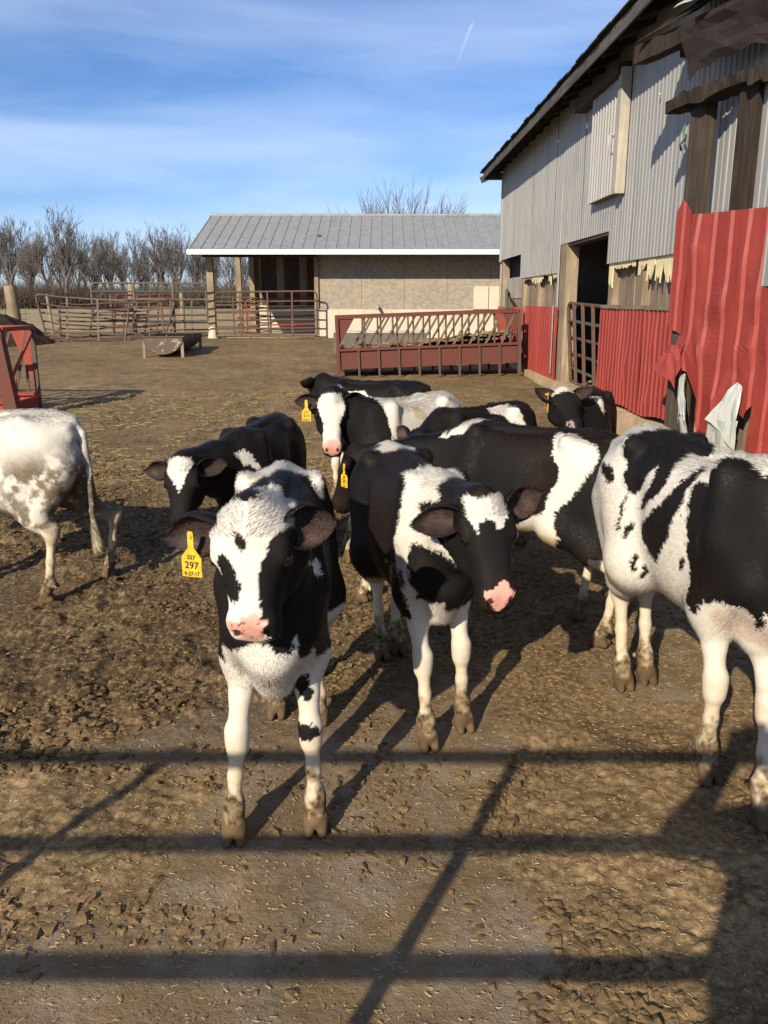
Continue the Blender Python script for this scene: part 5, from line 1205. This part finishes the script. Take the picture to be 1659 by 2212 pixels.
for s_, el, hd in ((-1, (-.235, -.16, 1.27), (-.055, -.055, 1.47)), (1, (.40, -.18, 1.22), (.055, -.055, 1.46))):
    sh = (cx + s_*.19, cy, 1.40); G.cone((cx + s_*.10, cy, 1.41), sh, .08, .072, .04); G.cone(sh, el, .068, .052, .03); G.cone(el, hd, .050, .030, .02)
    hd = np.array(hd); G.cone(hd, hd + np.array((-s_*.0, .01, .05)), .026, .028, .015)
    for q in range(4): G.cone(hd + np.array((0, .015, .02 + q*.016)), hd + np.array((-s_*.025, .0, .022 + q*.016)), .0095, .008, .004)
    G.cone(hd + np.array((0, -.01, .02)), hd + np.array((-s_*.02, -.03, .055)), .011, .009, .006)
V, F = G.mesh(); pr = empty('person', (0, 0, 0)); tag(pr, 'person in dark jacket and jeans holding up a phone behind the tubular gate', 'person')
kp = NT('clothes'); pz = kp.n('ShaderNodeSeparateXYZ', {0: kp.obj()}).outputs[2]; cc_ = kp.mix(kp.mr(pz, .90, .91), (.03, .045, .08), (.045, .05, .045)); cc_ = kp.mix(kp.mr(pz, 1.50, 1.505), cc_, (.55, .36, .27)); kp.base(cc_, .85)
np_mesh('body', V, F, kp.m, pr)
MB().add([(cx + .098 * math.cos(a) * math.sin(b), cy + .03 + .105 * math.sin(a) * math.sin(b), 1.68 + .105 * math.cos(b)) for b in np.linspace(0, 1.75, 9) for a in np.linspace(0, 2*math.pi, 17)[:-1]], [(i*16+j, i*16+(j+1) % 16, i*16+16+(j+1) % 16, i*16+16+j) for i in range(8) for j in range(16)], True).build('hair', plain('dark_hair', (.03, .02, .014), .7), pr)
tag(MB().box((-.036, -.052, 1.425), (.036, -.044, 1.565)).build('phone', plain('phone_glass', (.01, .01, .012), .1)), 'black phone held up by the person', 'phone')

# ================================================================ clods, hay and straw lying on the yard
IC = np.array([(-1, 1.618, 0), (1, 1.618, 0), (-1, -1.618, 0), (1, -1.618, 0), (0, -1, 1.618), (0, 1, 1.618), (0, -1, -1.618), (0, 1, -1.618), (1.618, 0, -1), (1.618, 0, 1), (-1.618, 0, -1), (-1.618, 0, 1)]) / 1.9
IF = np.array([(0,11,5),(0,5,1),(0,1,7),(0,7,10),(0,10,11),(1,5,9),(5,11,4),(11,10,2),(10,7,6),(7,1,8),(3,9,4),(3,4,2),(3,2,6),(3,6,8),(3,8,9),(4,9,5),(2,4,11),(6,2,10),(8,6,7),(9,8,1)])
def scatter_clods(name, n, xr, yr, smin_, smax_, mat, label, cat, sq=.5, pw=3.0, mask=None, ypow=1.0):
    x = rng.uniform(*xr, n * 4); y = yr[0] + (yr[1] - yr[0]) * rng.random(n * 4) ** ypow
    p = (1 - .6 * bare_mask(x, y)) * sstep(.36, .60, fbm2(x * 2.3, y * 2.3, 87, 4)) * (.25 + fbm2(x * 9, y * 9, 88, 2))
    if mask is not None: p = p * mask(x, y)
    k_ = rng.random(n * 4) < p / max(p.max(), 1e-6); x = x[k_][:n]; y = y[k_][:n]; n = len(x)
    s = smin_ + (smax_ - smin_) * rng.random(n) ** pw
    J = 1 + 1.25 * (rng.random((n, 12, 1)) - .5); V = IC[None] * J * s[:, None, None]
    a = rng.random(n) * 6.283; ca, sa = np.cos(a)[:, None], np.sin(a)[:, None]; st = 1 + .7 * rng.random((n, 1))
    vx, vy = V[:, :, 0] * st, V[:, :, 1]; V = np.stack([vx * ca - vy * sa, vx * sa + vy * ca, V[:, :, 2] * sq], 2)
    V += np.stack([x, y, gz(x, y) + s * .22], 1)[:, None]
    F = (IF[None] + (np.arange(n) * 12)[:, None, None]).reshape(-1, 3)
    o = np_mesh(name, V.reshape(-1, 3), F, mat, smooth=False); tag(o, label, cat, kind='stuff'); return o
scatter_clods('manure_clods', 42000, (-2.6, 2.2), (1.25, 7.5), .0025, .015, M_CLOD, 'small brown manure clods scattered over the yard', 'clods', ypow=1.6, pw=3.0)
scatter_clods('dark_clods', 5200, (-3.2, .4), (2.3, 7.5), .005, .024, plain('wet_clod', (.095, .062, .031), .9, 0, .5, 25, .15, .5), 'larger dark clods churned up beside the calves', 'clods', pw=3.0, mask=lambda x, y: .12 + sstep(.2, -1.4, x))
def scatter_straw(n, xr, yr, mat, name, label, l0, l1, r_, ypow=1.0, mask=None):
    x = rng.uniform(*xr, n); y = yr[0] + (yr[1] - yr[0]) * rng.random(n) ** ypow
    if mask is not None: k_ = rng.random(n) < mask(x, y); x, y = x[k_], y[k_]; n = len(x)
    a = rng.random(n) * 6.283; L_ = l0 + (l1 - l0) * rng.random(n) ** 2; d = np.stack([np.cos(a), np.sin(a), rng.normal(.03, .12, n)], 1); s = np.stack([-np.sin(a), np.cos(a), 0 * a], 1)
    c = np.stack([x, y, gz(x, y) + .0045], 1); u_ = np.array((0, 0, 1.0)); R_ = r_ * (.6 + .8 * rng.random(n))[:, None]; md_ = c + s * (L_ * .12 * rng.normal(0, 1, n))[:, None]
    V = []
    for q, b in ((-.5, c), (0, md_), (.5, c)):
        m_ = b + d * (L_ * q)[:, None]; V += [m_ + s * R_, m_ - s * R_, m_ + u_ * R_ * 1.4]
    V = np.stack(V, 1); t = [(0, 1, 4, 3), (1, 2, 5, 4), (2, 0, 3, 5), (3, 4, 7, 6), (4, 5, 8, 7), (5, 3, 6, 8)]
    F = (np.array(t)[None] + (np.arange(n) * 9)[:, None, None]).reshape(-1, 4)
    tag(np_mesh(name, V.reshape(-1, 3), F, mat, smooth=False), label, 'straw', kind='stuff')
scatter_straw(24000, (-2.6, 2.3), (1.2, 7.0), M_STRAW, 'straw_litter', 'short pale straw and chaff strewn over the yard', .003, .018, .0009, 1.5)
scatter_straw(6000, (-5.2, .6), (6.5, 12.0), plain('green_hay', (.20, .15, .075), .95, 0, .5, 9, .1), 'hay_litter', 'greenish old hay strewn past the calves', .03, .13, .004, 1.0, lambda x, y: sstep(.40, .58, fbm2(x * 2.2, y * 1.4, 55, 4)))
